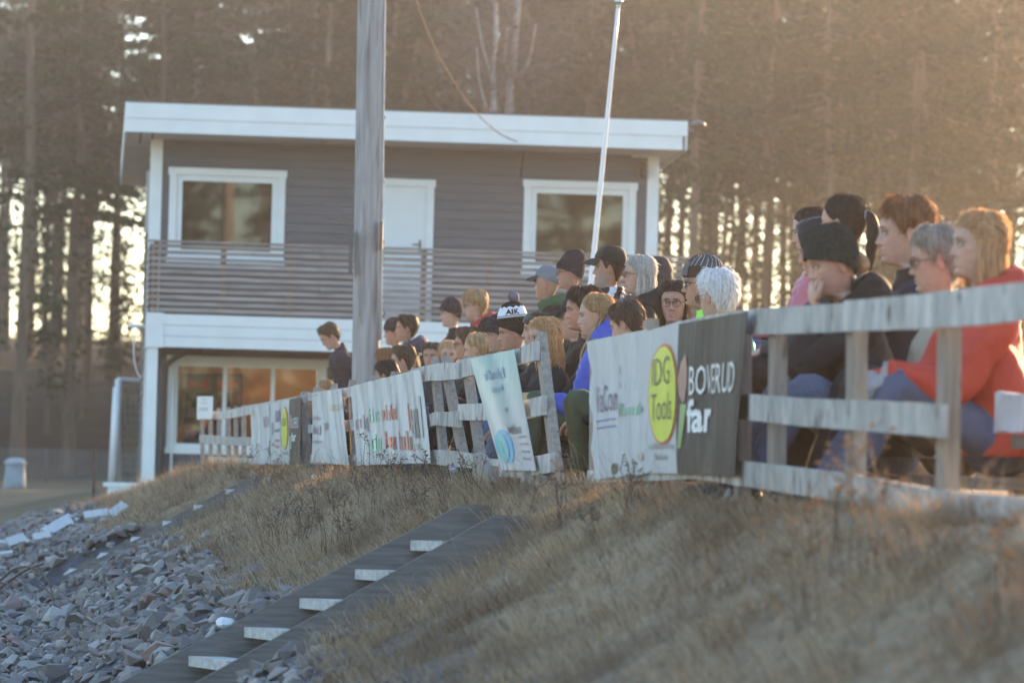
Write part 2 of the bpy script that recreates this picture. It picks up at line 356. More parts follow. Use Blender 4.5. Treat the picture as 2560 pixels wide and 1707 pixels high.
# windows
def window(r, name, sill=True, mull=(), lower=None):
    f = MB(); u0, a0, u1, a1 = r; t = 0.105
    f.b2((u0 - 0.02, -0.035, a1 - t), (u1 + 0.02, -0.008, a1)); f.b2((u0, -0.030, a0 + t), (u0 + t, -0.008, a1 - t)); f.b2((u1 - t, -0.030, a0 + t), (u1, -0.008, a1 - t))
    f.b2((u0 - 0.02, -0.05, a0), (u1 + 0.02, -0.008, a0 + t - 0.02)); f.b2((u0, -0.04, a0 + t - 0.02), (u1, -0.008, a0 + t))
    w = f.build('window', M_WHITE, house)
    s = MB(); i = inset(r, t); q = 0.085 if not mull else 0.045
    s.b2((i[0], 0.0, i[3] - q), (i[2], 0.06, i[3])); s.b2((i[0], 0.0, i[1]), (i[2], 0.06, i[1] + q)); s.b2((i[0], 0.0, i[1] + q), (i[0] + q, 0.06, i[3] - q)); s.b2((i[2] - q, 0.0, i[1] + q), (i[2], 0.06, i[3] - q))
    for mu in mull: s.b2((mu - 0.03, 0.0, i[1] + q), (mu + 0.03, 0.055, i[3] - q))
    s.build('sash', M_WHITE, w)
    edges = [i[0] + q] + list(mull) + [i[2] - q]
    for k in range(len(edges) - 1):
        p = MB(); e0 = edges[k] + (0.03 if k else 0); e1 = edges[k + 1] - (0.03 if k < len(edges) - 2 else 0)
        p.b2((e0, 0.028, i[1] + q), (e1, 0.034, i[3] - q)); p.build('pane', glass('window_glass') , w)
    return w
window(win_a, 'window'); window(win_b, 'window')
km = [HP(561, 1000)[0], HP(681, 1000)[0]]
window(kio, 'window', mull=km)
# rooms behind the panes
room = MB(); y0 = 0.13
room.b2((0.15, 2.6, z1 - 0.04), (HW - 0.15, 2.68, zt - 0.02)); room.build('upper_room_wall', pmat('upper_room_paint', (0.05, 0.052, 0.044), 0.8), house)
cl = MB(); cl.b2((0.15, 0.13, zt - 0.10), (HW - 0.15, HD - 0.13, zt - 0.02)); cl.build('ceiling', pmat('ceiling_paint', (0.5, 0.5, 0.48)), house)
M_OR = pmat('orange_room_paint', (0.52, 0.29, 0.13), 0.7, 0.06, 2, 0.05)
kr = MB(); kr.b2((0.15, 2.55, 0), (HW - 0.3, 2.63, z0b + 0.05)); kr.b2((kio[2] + 0.5, 0.14, 0), (kio[2] + 0.56, 2.55, z0b + 0.05)); kr.build('kiosk_wall', M_OR, house)
kf = MB(); kf.b2((0.15, 0.13, 0.0), (HW - 0.3, 2.5, 0.06)); kf.build('kiosk_floor', pmat('kiosk_floor', (0.2, 0.16, 0.12)), house)
kc = MB(); kc.b2((0.15, 0.13, z0b + 0.02), (HW - 0.3, 2.55, z0b + 0.07)); kc.build('kiosk_ceiling', pmat('kiosk_ceiling_boards', (0.42, 0.27, 0.15)), house)
ld = bpy.data.lights.new('kiosk_lamp_light', 'POINT'); lo = bpy.data.objects.new('kiosk_lamp_light', ld); COL.objects.link(lo); lo.parent = house
lo.location = (km[1] + 0.35, 1.3, z0b - 0.2); ld.energy = 5.0; ld.color = (1.0, 0.66, 0.34); ld.shadow_soft_size = 0.12
lb = MB(); lb.ell((km[1] + 0.35, 1.3, z0b - 0.09), (0.10, 0.10, 0.04)); lb.build('ceiling_lamp', M_WHITE, house, True)
# drinks coolers behind the glass
def cooler(px0, px1, pyt, logo):
    a = HP(px0, pyt, 2.0); b = HP(px1, 1100, 2.0); u0, u1, zt_ = a[0], b[0], a[1]
    e = empty('drinks_cooler', tuple(house.matrix_basis @ Vector((0, 0, 0))) if False else (HO + HU * ((u0 + u1) / 2) + HNB * 2.2 + Vector((0, 0, 0.06))), HYAW); w = (u1 - u0) / 2; H = zt_ - 0.06
    s = MB(); s.b2((-w, -0.25, 0), (-w + 0.05, 0.3, H)); s.b2((w - 0.05, -0.25, 0), (w, 0.3, H)); s.b2((-w + 0.05, 0.25, 0), (w - 0.05, 0.3, H)); s.b2((-w + 0.05, -0.25, H - 0.05), (w - 0.05, 0.25, H)); s.b2((-w + 0.05, -0.25, 0), (w - 0.05, 0.25, 0.12))
    s.build('cabinet', M_BLACKM, e)
    h = MB(); h.b2((-w + 0.05, -0.27, H - 0.28), (w - 0.05, -0.20, H - 0.05)); hd = h.build('header', pmat('cooler_header', (0.10, 0.09, 0.09), 0.4), e)
    g = MB(); g.tube([(-w + 0.14, -0.28, H - 0.165), (-w + 0.14, -0.275, H - 0.165)], [0.07, 0.07], 16); g.build('logo', pmat('red_print', (0.62, 0.06, 0.04), 0.4), hd)
    g = MB(); g.b2((-w + 0.245, -0.278, H - 0.215), (w - 0.09, -0.272, H - 0.125)); g.build('lettering', pmat('orange_print', (0.55, 0.10, 0.05), 0.4), hd)
    cols = [(0.75, 0.03, 0.03), (0.75, 0.12, 0.03), (0.12, 0.10, 0.5), (0.7, 0.7, 0.7), (0.35, 0.03, 0.03)]
    for k in range(4):
        zz = 0.2 + k * (H - 0.65) / 3.6
        sh = MB(); sh.b2((-w + 0.05, -0.2, zz), (w - 0.05, 0.25, zz + 0.015)); sh.build('shelf', pmat('cooler_shelf', (0.55, 0.55, 0.55)), e)
        for j in range(5):
            if logo == 0 and k == 1 and j > 2: continue
            can = MB(); x = -w + 0.11 + j * (2 * w - 0.22) / 4; hh = 0.12 if (k + j) % 3 else 0.2
            can.tube([(x, -0.08, zz + 0.02), (x, -0.08, zz + 0.02 + hh * .85), (x, -0.08, zz + 0.02 + hh)], [0.033, 0.033, 0.022], 10)
            can.build('can', pmat('can_%d' % ((k + logo * 2) % 5), cols[(k + logo * 2 + (j // 3)) % 5], 0.35), e)
    dr = MB(); dr.b2((-w + 0.05, -0.262, 0.12), (w - 0.05, -0.256, H - 0.29)); dr.build('glass_door', glass('cooler_glass', (0.8, 0.82, 0.85)), e)
    hdl = MB(); hdl.tube([(w - 0.03, -0.30, 0.7), (w - 0.03, -0.30, 1.25)], 0.012, 8); hdl.build('door_handle', M_DARKM, e)
    tag(e, ['left dark drinks cooler with red cans behind the kiosk window', 'right dark drinks cooler beside the orange kiosk wall'][logo], 'cooler', 'drinks coolers in the kiosk')
cooler(455, 531, 932, 0); cooler(534, 604, 932, 1)
# door
dm = MB(); t = 0.105; u0, a0, u1, a1 = door_o
dm.b2((u0 - 0.02, -0.035, a1 - t), (u1 + 0.02, -0.008, a1)); dm.b2((u0, -0.030, a0), (u0 + t, -0.008, a1 - t)); dm.b2((u1 - t, -0.030, a0), (u1, -0.008, a1 - t)); fr = dm.build('door', M_WHITE, house)
dl = MB(); dl.b2((u0 + t, 0.0, a0), (u1 - t, 0.05, a1 - t)); dl.b2((u0 + t + 0.04, -0.006, a0 + 0.05), (u1 - t - 0.04, 0.0, a1 - t - 0.04)); dl.build('door_leaf', pmat('door_paint', (0.76, 0.77, 0.76), 0.45, 0.03), fr)
hh = MB(); hh.b2((u1 - t - 0.10, -0.02, a0 + 1.02), (u1 - t - 0.07, -0.008, a0 + 1.22)); hh.tube([(u1 - t - 0.085, -0.02, a0 + 1.15), (u1 - t - 0.085, -0.06, a0 + 1.15), (u1 - t - 0.20, -0.06, a0 + 1.15)], 0.01, 8); hh.build('handle', M_DARKM, fr)
# roof: a shallow lean-to with wide eaves and a two-board white fascia
ov = 1.02; ra = HP(314, 257, -ov); rb = HP(1720, 305, -ov); sof = HP(314, 327, -ov)[1]
ru0, ru1 = ra[0], rb[0]; rz = ra[1]; drop = rz - rb[1]
def roofz(u): return rz - drop * (u - ru0) / (ru1 - ru0)
def slab(mb, u0, u1, y0, y1, za, zb, mi=0):
    k = 0.035
    V = [(u, y, roofz(u) + (z - rz) - k * (y + ov) * 1.0) for z in (za, zb) for y in (y0, y1) for u in (u0, u1)]
    mb.add(V, [(0, 2, 3, 1), (4, 5, 7, 6), (0, 1, 5, 4), (2, 6, 7, 3), (0, 4, 6, 2), (1, 3, 7, 5)], mi)
rf = MB(); slab(rf, ru0 + 0.04, ru1 - 0.04, -ov + 0.05, HD + 0.5, rz - 0.05, rz + 0.02); roof = rf.build('roof', M_ROOF, house)
sfm = MB(); slab(sfm, ru0 + 0.03, ru1 - 0.05, -ov + 0.035, HD + 0.5, sof + 0.005, sof + 0.03); sfo = sfm.build('soffit', M_SOFFIT, house)
for k in range(2):
    g = MB(); slab(g, ru0 + 0.22 + k * 0.17, ru0 + 0.25 + k * 0.17, -ov + 0.2, 0.5, sof - 0.004, sof + 0.002); g.build('vent_slot', M_BLACKM, sfo)
zmid = sof + (rz - sof) * 0.46
f1 = MB(); slab(f1, ru0, ru1, -ov, -ov + 0.03, zmid + 0.004, rz + 0.01); f1.build('fascia_board', M_WHITE, roof)
f2 = MB(); slab(f2, ru0 + 0.02, ru1 - 0.07, -ov + 0.012, -ov + 0.034, sof - 0.01, zmid); f2.build('fascia_board', M_WHITE, roof)
f3 = MB(); slab(f3, ru0 + 0.0, ru0 + 0.03, -ov + 0.031, HD + 0.5, sof - 0.01, rz + 0.01); f3.build('fascia_board', M_WHITE, roof)
f4 = MB(); slab(f4, ru1 - 0.03, ru1, -ov + 0.031, HD + 0.5, sof - 0.01, rz + 0.01); f4.build('fascia_board', M_WHITE, roof)
fm = MB(); slab(fm, ru0 + 0.01, ru1 - 0.01, -ov - 0.015, -ov + 0.3, rz + 0.022, rz + 0.034); fm.build('roof_edge_flashing', M_DARKM, roof)
# balcony
bd = 1.4; bu0 = HP(374, 800, -bd)[0]; bu1 = HP(1728, 640, -bd)[0]; bu2 = HP(1850, 680, -bd + 0.3)[0]
bb = MB(); bb.b2((bu0, -bd, z1 - 0.04), (bu1, -0.008, z1)); bal = bb.build('balcony', pmat('deck_boards', (0.2, 0.16, 0.13)), house)
hb = (z1 - z0b) / 3
for k in range(3):
    q = MB(); q.b2((bu0 - 0.03 - 0.004 * k, -bd - 0.03 - 0.006 * k, z0b + k * hb), (bu1, -bd - 0.002, z0b + (k + 1) * hb - 0.006)); q.build('fascia_board', M_WHITE, bal)
    q = MB(); q.b2((bu0 - 0.03 - 0.004 * k, -bd, z0b + k * hb), (bu0 - 0.002, -0.05, z0b + (k + 1) * hb - 0.006)); q.build('fascia_board', M_WHITE, bal)
q = MB(); q.b2((bu0 - 0.045, -bd - 0.055, z0b - 0.01), (bu0 + 0.20, -bd - 0.044, z1 + 0.01)); q.build('corner_board', M_WHITE, bal)
q = MB(); q.b2((bu0, -bd, z0b + 0.01), (bu1, -0.05, z0b + 0.03)); q.build('balcony_soffit', pmat('dark_boards', (0.06, 0.045, 0.035)), bal)
q = MB(); q.b2((bu0 - 0.02, -bd - 0.02, 0), (bu0 + 0.13, -bd + 0.12, z0b)); q.build('balcony_post', M_WHITE, bal)
zr1 = HP(397, 600, -bd)[1]
rail = MB()
rail.b2((bu0 - 0.05, -bd - 0.06, zr1 - 0.03), (bu1, -bd + 0.06, zr1)); rl = rail.build('railing', M_SLAT, house)
ns = 11; pitch = (zr1 - 0.045 - z1) / ns
for k in range(ns):
    za = z1 + 0.03 + k * pitch
    # two lengths per course
    br = bu0 + (bu1 - bu0) * random.choice([0.31, 0.46, 0.62, 0.74])
    for a, b in ((bu0, br - 0.004), (br + 0.004, bu1)):
        s = MB(); s.b2((a, -bd - 0.035, za), (b, -bd - 0.012, za + 0.053)); s.build('slat', M_SLAT, rl)
    s = MB(); s.b2((bu0 - 0.03, -bd - 0.035, za), (bu0 - 0.008, -0.05, za + 0.053)); s.build('slat', M_SLAT, rl)
for k in range(9):
    u = bu0 + 0.06 + k * (bu1 - bu0 - 0.12) / 8
    s = MB(); s.b2((u - 0.03, -bd - 0.010, z1), (u + 0.05, -bd + 0.03, zr1 - 0.032)); s.build('baluster', M_SPACER, rl)
for k in range(3):
    s = MB(); yy = -bd + 0.4 + k * 0.45; s.b2((bu0 - 0.006, yy, z1), (bu0 + 0.03, yy + 0.07, zr1 - 0.032)); s.build('baluster', M_SPACER, rl)
# lower landing railing to the right of the balcony
for k in range(10):
    za = z1 - 0.12 + k * pitch; s = MB(); s.b2((bu1 + 0.03, -bd + 0.25, za), (bu2 - (0.05 if k % 2 else 0), -bd + 0.273, za + 0.053)); s.build('slat', M_SLAT, rl)
s = MB(); s.b2((bu1 + 0.02, -bd + 0.28, -0.0), (bu1 + 0.09, -bd + 0.34, z1 + 0.85)); s.build('baluster', M_SPACER, rl)
s = MB(); s.b2((bu2 - 0.12, -bd + 0.28, 0.0), (bu2 - 0.05, -bd + 0.34, z1 + 0.85)); s.build('baluster', M_SPACER, rl)
s = MB(); s.b2((bu1 + 0.0, -bd + 0.22, z1 - 0.2), (bu2, -0.3, z1 - 0.14)); s.build('landing', pmat('deck_boards', (0.2, 0.16, 0.13)), house)
# black downpipe, white rod, lamps and cables on the house
dp = HP(408, 1000, -0.10)[0]
q = MB(); q.tube([(dp + 0.55, -0.35, z0b - 0.02), (dp + 0.25, -0.25, z0b - 0.07), (dp + 0.04, -0.11, z0b - 0.22), (dp, -0.10, z0b - 0.4), (dp, -0.10, 0.1)], 0.042, 10, sub=4); q.build('downpipe', M_BLACKM, house, True)
q = MB(); q.tube([(dp + 0.14, -0.06, z0b - 0.3), (dp + 0.14, -0.06, 0.1)], 0.022, 8); q.build('conduit', M_METALW, house, True)
q = MB(); lz = HP(345, 815, -0.9)[1]; q.tube([(bu0 - 0.04, -0.9, lz), (bu0 - 0.16, -0.9, lz + 0.01)], 0.016, 8); q.ell((bu0 - 0.21, -0.9, lz), (0.10, 0.07, 0.035)); q.build('side_lamp', M_METALW, house, True)
q = MB(); q.tube([(bu0 - 0.16, -0.9, lz - 0.03), (bu0 - 0.21, -0.9, lz - 0.3), (bu0 - 0.17, -0.9, lz - 0.6), (bu0 - 0.09, -0.9, lz - 0.75)], 0.010, 8, sub=4); q.build('loose_cable', M_METALW, house, True)
fl = HP(1748, 309, -ov)
q = MB(); q.b2((ru1, -ov + 0.1, fl[1] - 0.10), (fl[0] - 0.05, -ov + 0.16, fl[1] - 0.03)); fo = q.build('floodlight', M_DARKM, house)
q = MB(); q.ell((fl[0], -ov + 0.13, fl[1] - 0.01), (0.12, 0.11, 0.065), None, 16, 8); q.build('lamp_head', pmat('lamp_housing', (0.07, 0.07, 0.075), 0.25), fo, True)
cm = HP(1600, 395, -0.2)
q = MB(); q.box((cm[0], -0.16, cm[1] + 0.04), (0.22, 0.12, 0.06)); q.tube([(cm[0], -0.06, cm[1] + 0.04), (cm[0], -0.0, cm[1] + 0.04)], 0.02, 8); q.build('security_camera', pmat('camera_housing', (0.6, 0.6, 0.6), 0.3), house)
q = MB(); q.ell((cm[0] + 0.06, -0.14, cm[1] - 0.17), (0.07, 0.10, 0.12)); q.tube([(cm[0] + 0.06, -0.02, cm[1] - 0.17), (cm[0] + 0.06, -0.12, cm[1] - 0.17)], 0.03, 8); q.build('loudspeaker', M_BLACKM, house, True)
vent = HP(352, 480, 0.3)
q = MB(); q.box((-0.05, 0.5, HP(360, 500)[1]), (0.05, 0.2, 0.9)); q.build('side_cable_box', M_SOFFIT, house)
ck = HP(1318, 362, -0.06)
q = MB(); q.tube([(ck[0], -0.03, ck[1]), (ck[0] - 0.03, -0.03, ck[1] - 0.1), (ck[0] - 0.08, -0.03, win_b[3] + 0.02)], 0.012, 6); q.ell((ck[0], -0.05, ck[1]), (0.05, 0.05, 0.05)); q.build('cable_bracket', M_DARKM, house, True)

# overhead cable from the power pole line to the house
pa = HO + HU * ck[0] + HNB * -0.06 + Vector((0, 0, ck[1])); pb = W(955, -420, 262)
cable_pts = []
img = [(1318, 362), (1250, 335), (1180, 270), (1120, 180), (1080, 105), (1040, 0), (1010, -110), (985, -240), (955, -420)]
for k, (x, y) in enumerate(img):
    t = k / (len(img) - 1); d_ = pa.y + (pb.y - pa.y) * t; r = ray(x, y); cable_pts.append(tuple(r * (d_ / r.y)))
q = MB(); q.tube(cable_pts, 0.008, 6, sub=5)
for p in smooth_path(cable_pts, 9)[::3]: q.ell(p, (0.013, 0.013, 0.013), None, 6, 4)
tag(q.build('overhead_cable', pmat('cable_sheath', (0.19, 0.145, 0.11), 0.9, spec=0.1), None, True), 'thin overhead cable sagging down to the grey house wall', 'cable')

# ------------------------------------------------------------------ power pole, flagpole
a = W(914, 960, 262); gz = tz(a.x, a.y)
top = W(936, -600, 262); d_ = (top - a).normalized(); base = a - d_ * ((a.z - gz + 0.3) / d_.z)
q = MB(); q.tube([tuple(base), tuple(base.lerp(top, 0.5)), tuple(top)], [0.135, 0.130, 0.120], 24, sub=8)
pole = empty('power_pole', (base.x, base.y, gz))
po = q.build('post', M_POLE, None, True); po.parent = pole; po.matrix_parent_inverse = Matrix.Translation(-Vector(pole.location))
tag(pole, 'thick weathered wooden power pole rising past the house front', 'power pole')
q = MB(); rt = C_RT * 0.142
cbl = [tuple(base.lerp(top, t) + rt * (1.0 - 0.10 * t) + Vector((0, -0.03, 0))) for t in np.linspace(0.22, 1, 14)]
q.tube(cbl, 0.014, 6); c2 = q.build('cable', pmat('pale_conduit', (0.5, 0.48, 0.46), 0.4), None, True); c2.parent = pole; c2.matrix_parent_inverse = po.matrix_parent_inverse
for t in np.linspace(0.26, 0.95, 9):
    q = MB(); p = base.lerp(top, float(t)) + rt * 0.98; q.box(p, (0.03, 0.06, 0.03)); c2 = q.build('clip', M_DARKM); c2.parent = pole; c2.matrix_parent_inverse = po.matrix_parent_inverse
q = MB(); loop = [W(958, 600, 258), W(956, 660, 258), W(950, 690, 258), W(957, 705, 258)]; q.tube([tuple(p) for p in loop], 0.012, 6, sub=4); c2 = q.build('cable', M_BLACKM, None, True); c2.parent = pole; c2.matrix_parent_inverse = po.matrix_parent_inverse
q = MB(); loop = [W(955, 770, 258), W(962, 783, 258), W(957, 792, 258), W(952, 786, 258)]; q.tube([tuple(p) for p in loop], 0.008, 6, sub=4); c2 = q.build('wire_loop', M_BLACKM, None, True); c2.parent = pole; c2.matrix_parent_inverse = po.matrix_parent_inverse
for pxx, pyy, hh_ in ((877, 600, 110), (953, 560, 70)):
    q = MB(); p = W(pxx, pyy + 30, 263); q.box(p, (0.03, 0.10, hh_ / 262.0)); c2 = q.build('metal_cover', M_DARKM); c2.parent = pole; c2.matrix_parent_inverse = po.matrix_parent_inverse

a = W(1478, 700, 268); t_ = W(1546, 12, 268); d_ = (t_ - a).normalized(); gz = tz(a.x, a.y); base = a - d_ * ((a.z - gz + 0.05) / d_.z)
fp = empty('flagpole', (base.x, base.y, gz)); inv = Matrix.Translation(-Vector(fp.location))
q = MB(); q.tube([tuple(base), tuple(base.lerp(t_, 0.5)), tuple(t_)], [0.031, 0.026, 0.018], 14, sub=6); o_ = q.build('mast', M_METALW, None, True); o_.parent = fp; o_.matrix_parent_inverse = inv
q = MB(); q.tube([tuple(t_ + d_ * s) for s in (-0.03, 0.0, 0.02, 0.05, 0.075, 0.09)], [0.022, 0.022, 0.040, 0.036, 0.02, 0.003], 14, sub=3); o_ = q.build('finial', pmat('finial_metal', (0.45, 0.45, 0.47), 0.25, metal=0.7), None, True); o_.parent = fp; o_.matrix_parent_inverse = inv
tag(fp, 'slim leaning white flagpole in front of the right upper window', 'flagpole')

# ------------------------------------------------------------------ left background: goal, trough, bin, mesh fence, post
def poly_thing(name, pieces, label, cat, loc, group=None):
    e = empty(name, loc); inv = Matrix.Translation(-Vector(loc))
    for nm, mb, mt, sm in pieces:
        o = mb.build(nm, mt, None, sm); o.parent = e; o.matrix_parent_inverse = inv
    return tag(e, label, cat, group)
gp = 158
A = W(297, 948, gp); A2 = W(285, 1190, gp); B = W(395, 955, gp * 0.985); Bb = W(385, 1190, gp * 0.985)
zb = tz(A2.x, A2.y); A2.z = zb; Bb.z = zb
f = MB(); f.tube([tuple(A2), tuple(A)], 0.06, 10)
f2 = MB(); f2.tube([tuple(A), tuple(B), tuple(B + (B - A) * 1.2)], 0.035, 8)
f3 = MB(); back = Vector((0.0, 1.0, 0)); f3.tube([tuple(A), tuple(A2 + back)], 0.03, 8); f3.tube([tuple(A2), tuple(A2 + back)], 0.03, 8)
f4 = MB(); f4.tube([tuple(A2 + Vector((-0.13, 0.8, 0))), tuple(A + Vector((-0.12, 0.8, -0.12)))], 0.05, 8)
net = MB()
for k in range(15):
    t = k / 14; p0 = A.lerp(B + (B - A) * 1.0, t); p1 = A2.lerp(Bb + (Bb - A2) * 1.0, t) + back; net.tube([tuple(p0), tuple(p1)], 0.005, 4, caps=False)
    q0 = A.lerp(A2 + back, t); q1 = (B + (B - A)).lerp(Bb + (Bb - A2) + back, t); net.tube([tuple(q0), tuple(q1)], 0.005, 4, caps=False)
poly_thing('soccer_goal', [('post', f, M_METALW, True), ('crossbar', f2, M_METALW, True), ('stay', f3, M_METALW, True), ('post', f4, M_METALW, True), ('net', net, pmat('net_cord', (0.25, 0.38, 0.32)), False)], 'white soccer goal with green net beside the left house corner', 'goal', (A2.x, A2.y, zb))
tp = 180; L0 = W(262, 1215, tp); L1 = W(345, 1200, tp); dr = (L1 - L0).normalized(); z_ = L0.z
tb = MB(); tb.box((L0 + L1) / 2 + Vector((0.05, 0, -0.02)), ((L1 - L0).length + 0.1, 0.35, 0.06), Matrix.Rotation(math.atan2(dr.y, dr.x), 3, 'Z')); 
tb2 = MB(); tb2.box((L0 + L1) / 2 + Vector((0.06, -0.14, -0.13)), ((L1 - L0).length, 0.03, 0.16))
tb3 = MB(); p = W(290, 1262, tp); tb3.box((p.x, p.y, p.z), (0.20, 0.2, 0.36))
tb4 = MB(); tb4.box((L1.x - 0.1, L1.y + 0.1, z_ - 0.3), (0.12, 0.12, 0.45))
poly_thing('white_bench', [('seat', tb, M_WHITE, False), ('apron', tb2, M_WHITE, False), ('leg', tb3, M_WHITE, False), ('leg', tb4, M_WHITE, False)], 'low white painted bench at the left foot of the house', 'bench', (p.x, p.y, tz(p.x, p.y)))
p = W(233, 1285, 200); gz = tz(p.x, p.y); t_ = W(236, 1120, 200)
q = MB(); q.tube([(p.x, p.y, gz - 0.1), (t_.x, t_.y, t_.z)], 0.022, 8); q.box((t_.x, t_.y, t_.z - 0.02), (0.055, 0.055, 0.03)); tag(q.build('steel_post', pmat('rusty_steel', (0.10, 0.06, 0.045), 0.7, 0.3), None, False), 'thin rusty steel post standing on the lawn left of the house', 'post')
p = W(36, 1226, 104); gz = tz(p.x, p.y)
q = MB(); V, Fc = tube([(p.x, p.y, gz), (p.x, p.y, gz + 0.1), (p.x + 0.01, p.y, gz + 0.62)], [0.26, 0.27, 0.24], 14); q.add(V, Fc)
l = MB(); l.tube([(p.x, p.y, gz + 0.62), (p.x, p.y, gz + 0.67), (p.x, p.y, gz + 0.74), (p.x, p.y, gz + 0.78)], [0.27, 0.27, 0.21, 0.10], 14)
poly_thing('waste_bin', [('bin', q, pmat('bin_plastic', (0.24, 0.28, 0.31), 0.5, 0.3, 3), True), ('lid', l, pmat('bin_lid', (0.34, 0.38, 0.42), 0.5), True)], 'pale grey waste bin on the lawn at the far left edge', 'bin', (p.x, p.y, gz))
# chain-link fence at the forest edge
wf = MB(); pst = []
Yf = 112.0
for k in range(12):
    X = -17.5 + k * 2.0; z = tz(X, Yf); m_ = MB(); m_.tube([(X, Yf, z), (X, Yf, z + 1.05)], 0.03, 6); pst.append(m_)
zz = tz(-14, Yf)
for k in range(18): wf.tube([(-18, Yf, zz + 0.08 + k * 0.055), (6, Yf, zz + 0.08 + k * 0.055)], 0.004, 3, caps=False)
for k in range(200): wf.tube([(-18 + k * 0.12, Yf, zz + 0.06), (-18 + k * 0.12, Yf, zz + 1.03)], 0.004, 3, caps=False)
poly_thing('chain_link_fence', [('mesh_panel', wf, pmat('galvanised_wire', (0.32, 0.33, 0.34), 0.5), False)] + [('post', m_, M_DARKM, True) for m_ in pst], 'grey wire mesh fence at the edge of the forest', 'fence', (-14, Yf, zz))
# ------------------------------------------------------------------ board fence along the top of the bank
def attach(o, e):
    o.parent = e; o.matrix_parent_inverse = Matrix.Translation(-Vector(e.location)); return o
def board(name, pts, e, o=-0.0, th=0.024, mat=None, sub=3):
    """a rail: (px, y_top, y_bottom) along the fence plane, th metres thick"""
    P = np.array(pts, float); P = P[np.argsort(P[:, 0])]
    xs = np.linspace(P[0, 0], P[-1, 0], sub * (len(P) - 1) * 2 + 1); yt = np.interp(xs, P[:, 0], P[:, 1]); yb = np.interp(xs, P[:, 0], P[:, 2])
    V = []; Fc = []
    for k, (x, a, b) in enumerate(zip(xs, yt, yb)):
        j = 0.35 * math.sin(k * 2.1 + pts[0][0]); A = FW(x, a + j, o); B = FW(x, b - j, o); n = FN * (-th)
        V += [tuple(A), tuple(B), tuple(B + n), tuple(A + n)]
    for k in range(len(xs) - 1):
        i = 4 * k
        for q in range(4): Fc.append((i + q, i + (q + 1) % 4, i + 4 + (q + 1) % 4, i + 4 + q))
    Fc += [(3, 2, 1, 0), tuple(4 * (len(xs) - 1) + q for q in range(4))]
    ob = MB().add(V, Fc).build(name, mat or M_FENCE); return attach(ob, e)
def fpost(px0, y0, px1, y1, e, wp=0.045, wa=0.095, o=0.05, mat=None, name='post'):
    a = FW(px0, y0, o); b = FW(px1, y1, o); ax = (b - a).normalized(); s = (FN - ax * FN.dot(ax)).normalized(); t = ax.cross(s)
    V = []
    for p in (a, b):
        for i, j in ((-1, -1), (1, -1), (1, 1), (-1, 1)): V.append(tuple(p + s * (i * wp / 2) + t * (j * wa / 2)))
    q = MB().add(V, [(3, 2, 1, 0), (4, 5, 6, 7)] + [(k, (k + 1) % 4, 4 + (k + 1) % 4, 4 + k) for k in range(4)])
    return attach(q.build(name, mat or M_POST), e)
def fence(label, loc):
    return tag(empty('board_fence', loc), label, 'fence', 'wooden fence sections along the bank')
g0 = FW(2200, 1260); fA = fence('nearest fence section with wide grey rails in front of the red jacket', (g0.x, g0.y, tz(g0.x, g0.y)))
board('rail', [(1876, 772, 836), (1990, 765, 834), (2111, 757, 829)], fA, 0.004); board('rail', [(2109, 752, 828), (2300, 735, 822), (2450, 716, 812), (2560, 705, 800), (2760, 683, 785)], fA, -0.012)
board('rail', [(1872, 985, 1050), (2000, 995, 1065), (2200, 1002, 1080), (2351, 1010, 1094)], fA)
board('rail', [(1846, 1151, 1213), (2126, 1184, 1258), (2340, 1224, 1297), (2560, 1243, 1328), (2760, 1268, 1364)], fA)
for px0, px1 in ((1943, 1946), (2141, 2143), (2371, 2374)): fpost(px0 - 3, 1290, px1, 800, fA, 0.05, 0.10, 0.06)
fpost(2680, 1400, 2690, 690, fA, 0.055, 0.10, 0.06)
g0 = FW(1660, 1210); fV = fence('fence section hidden behind the white and black banners', (g0.x, g0.y, tz(g0.x, g0.y)))
board('rail', [(1474, 858, 905), (1600, 832, 882), (1700, 803, 858), (1800, 783, 840), (1877, 774, 835)], fV, 0.012); board('rail', [(1474, 1010, 1055), (1877, 985, 1048)], fV, 0.012)
board('rail', [(1468, 1176, 1206), (1600, 1170, 1203), (1730, 1160, 1196), (1800, 1158, 1205), (1848, 1158, 1215)], fV, 0.0)
for px in (1492, 1522, 1628, 1765, 1858): fpost(px - 3, 1275, px, 850 if px < 1600 else 800, fV, 0.05, 0.095, 0.06)
g0 = FW(1230, 1190); fB = fence('crooked fence section with slanting posts beside the turquoise banner', (g0.x, g0.y, tz(g0.x, g0.y)))
board('rail', [(1058, 915, 952), (1100, 907, 951), (1147, 906, 947)], fB, -0.012); board('rail', [(1140, 901, 947), (1180, 893, 938), (1294, 872, 911), (1338, 853, 901)], fB)
board('rail', [(1144, 1010, 1050), (1215, 1008, 1050), (1314, 999, 1046), (1356, 989, 1037)], fB); board('rail', [(1066, 1040, 1074), (1082, 1030, 1062), (1144, 1028, 1068)], fB, -0.01)
board('rail', [(1081, 1123, 1160), (1140, 1127, 1167), (1182, 1135, 1170)], fB); board('rail', [(1182, 1139, 1150), (1205, 1144, 1180), (1228, 1147, 1189), (1300, 1148, 1195), (1376, 1132, 1180)], fB, -0.006)
fpost(1403, 1262, 1352, 846, fB, 0.045, 0.10, 0.05)
for a in ((1112, 1165, 1086, 905), (1163, 1160, 1112, 905), (1206, 1170, 1166, 905), (1230, 1215, 1196, 1130)): fpost(*a, fB, 0.045, 0.09, 0.045)
fpost(1245, 1235, 1196, 1158, fB, 0.06, 0.12, -0.03)
for a in ((1310, 1240, 1322, 1197), (1365, 1245, 1352, 1212), (1228, 1225, 1240, 1185)): fpost(*a, fB, 0.05, 0.10, -0.02, name='stump')
g0 = FW(920, 1165); fM = fence('fence section carrying the faded wrinkled white banners', (g0.x, g0.y, tz(g0.x, g0.y)))
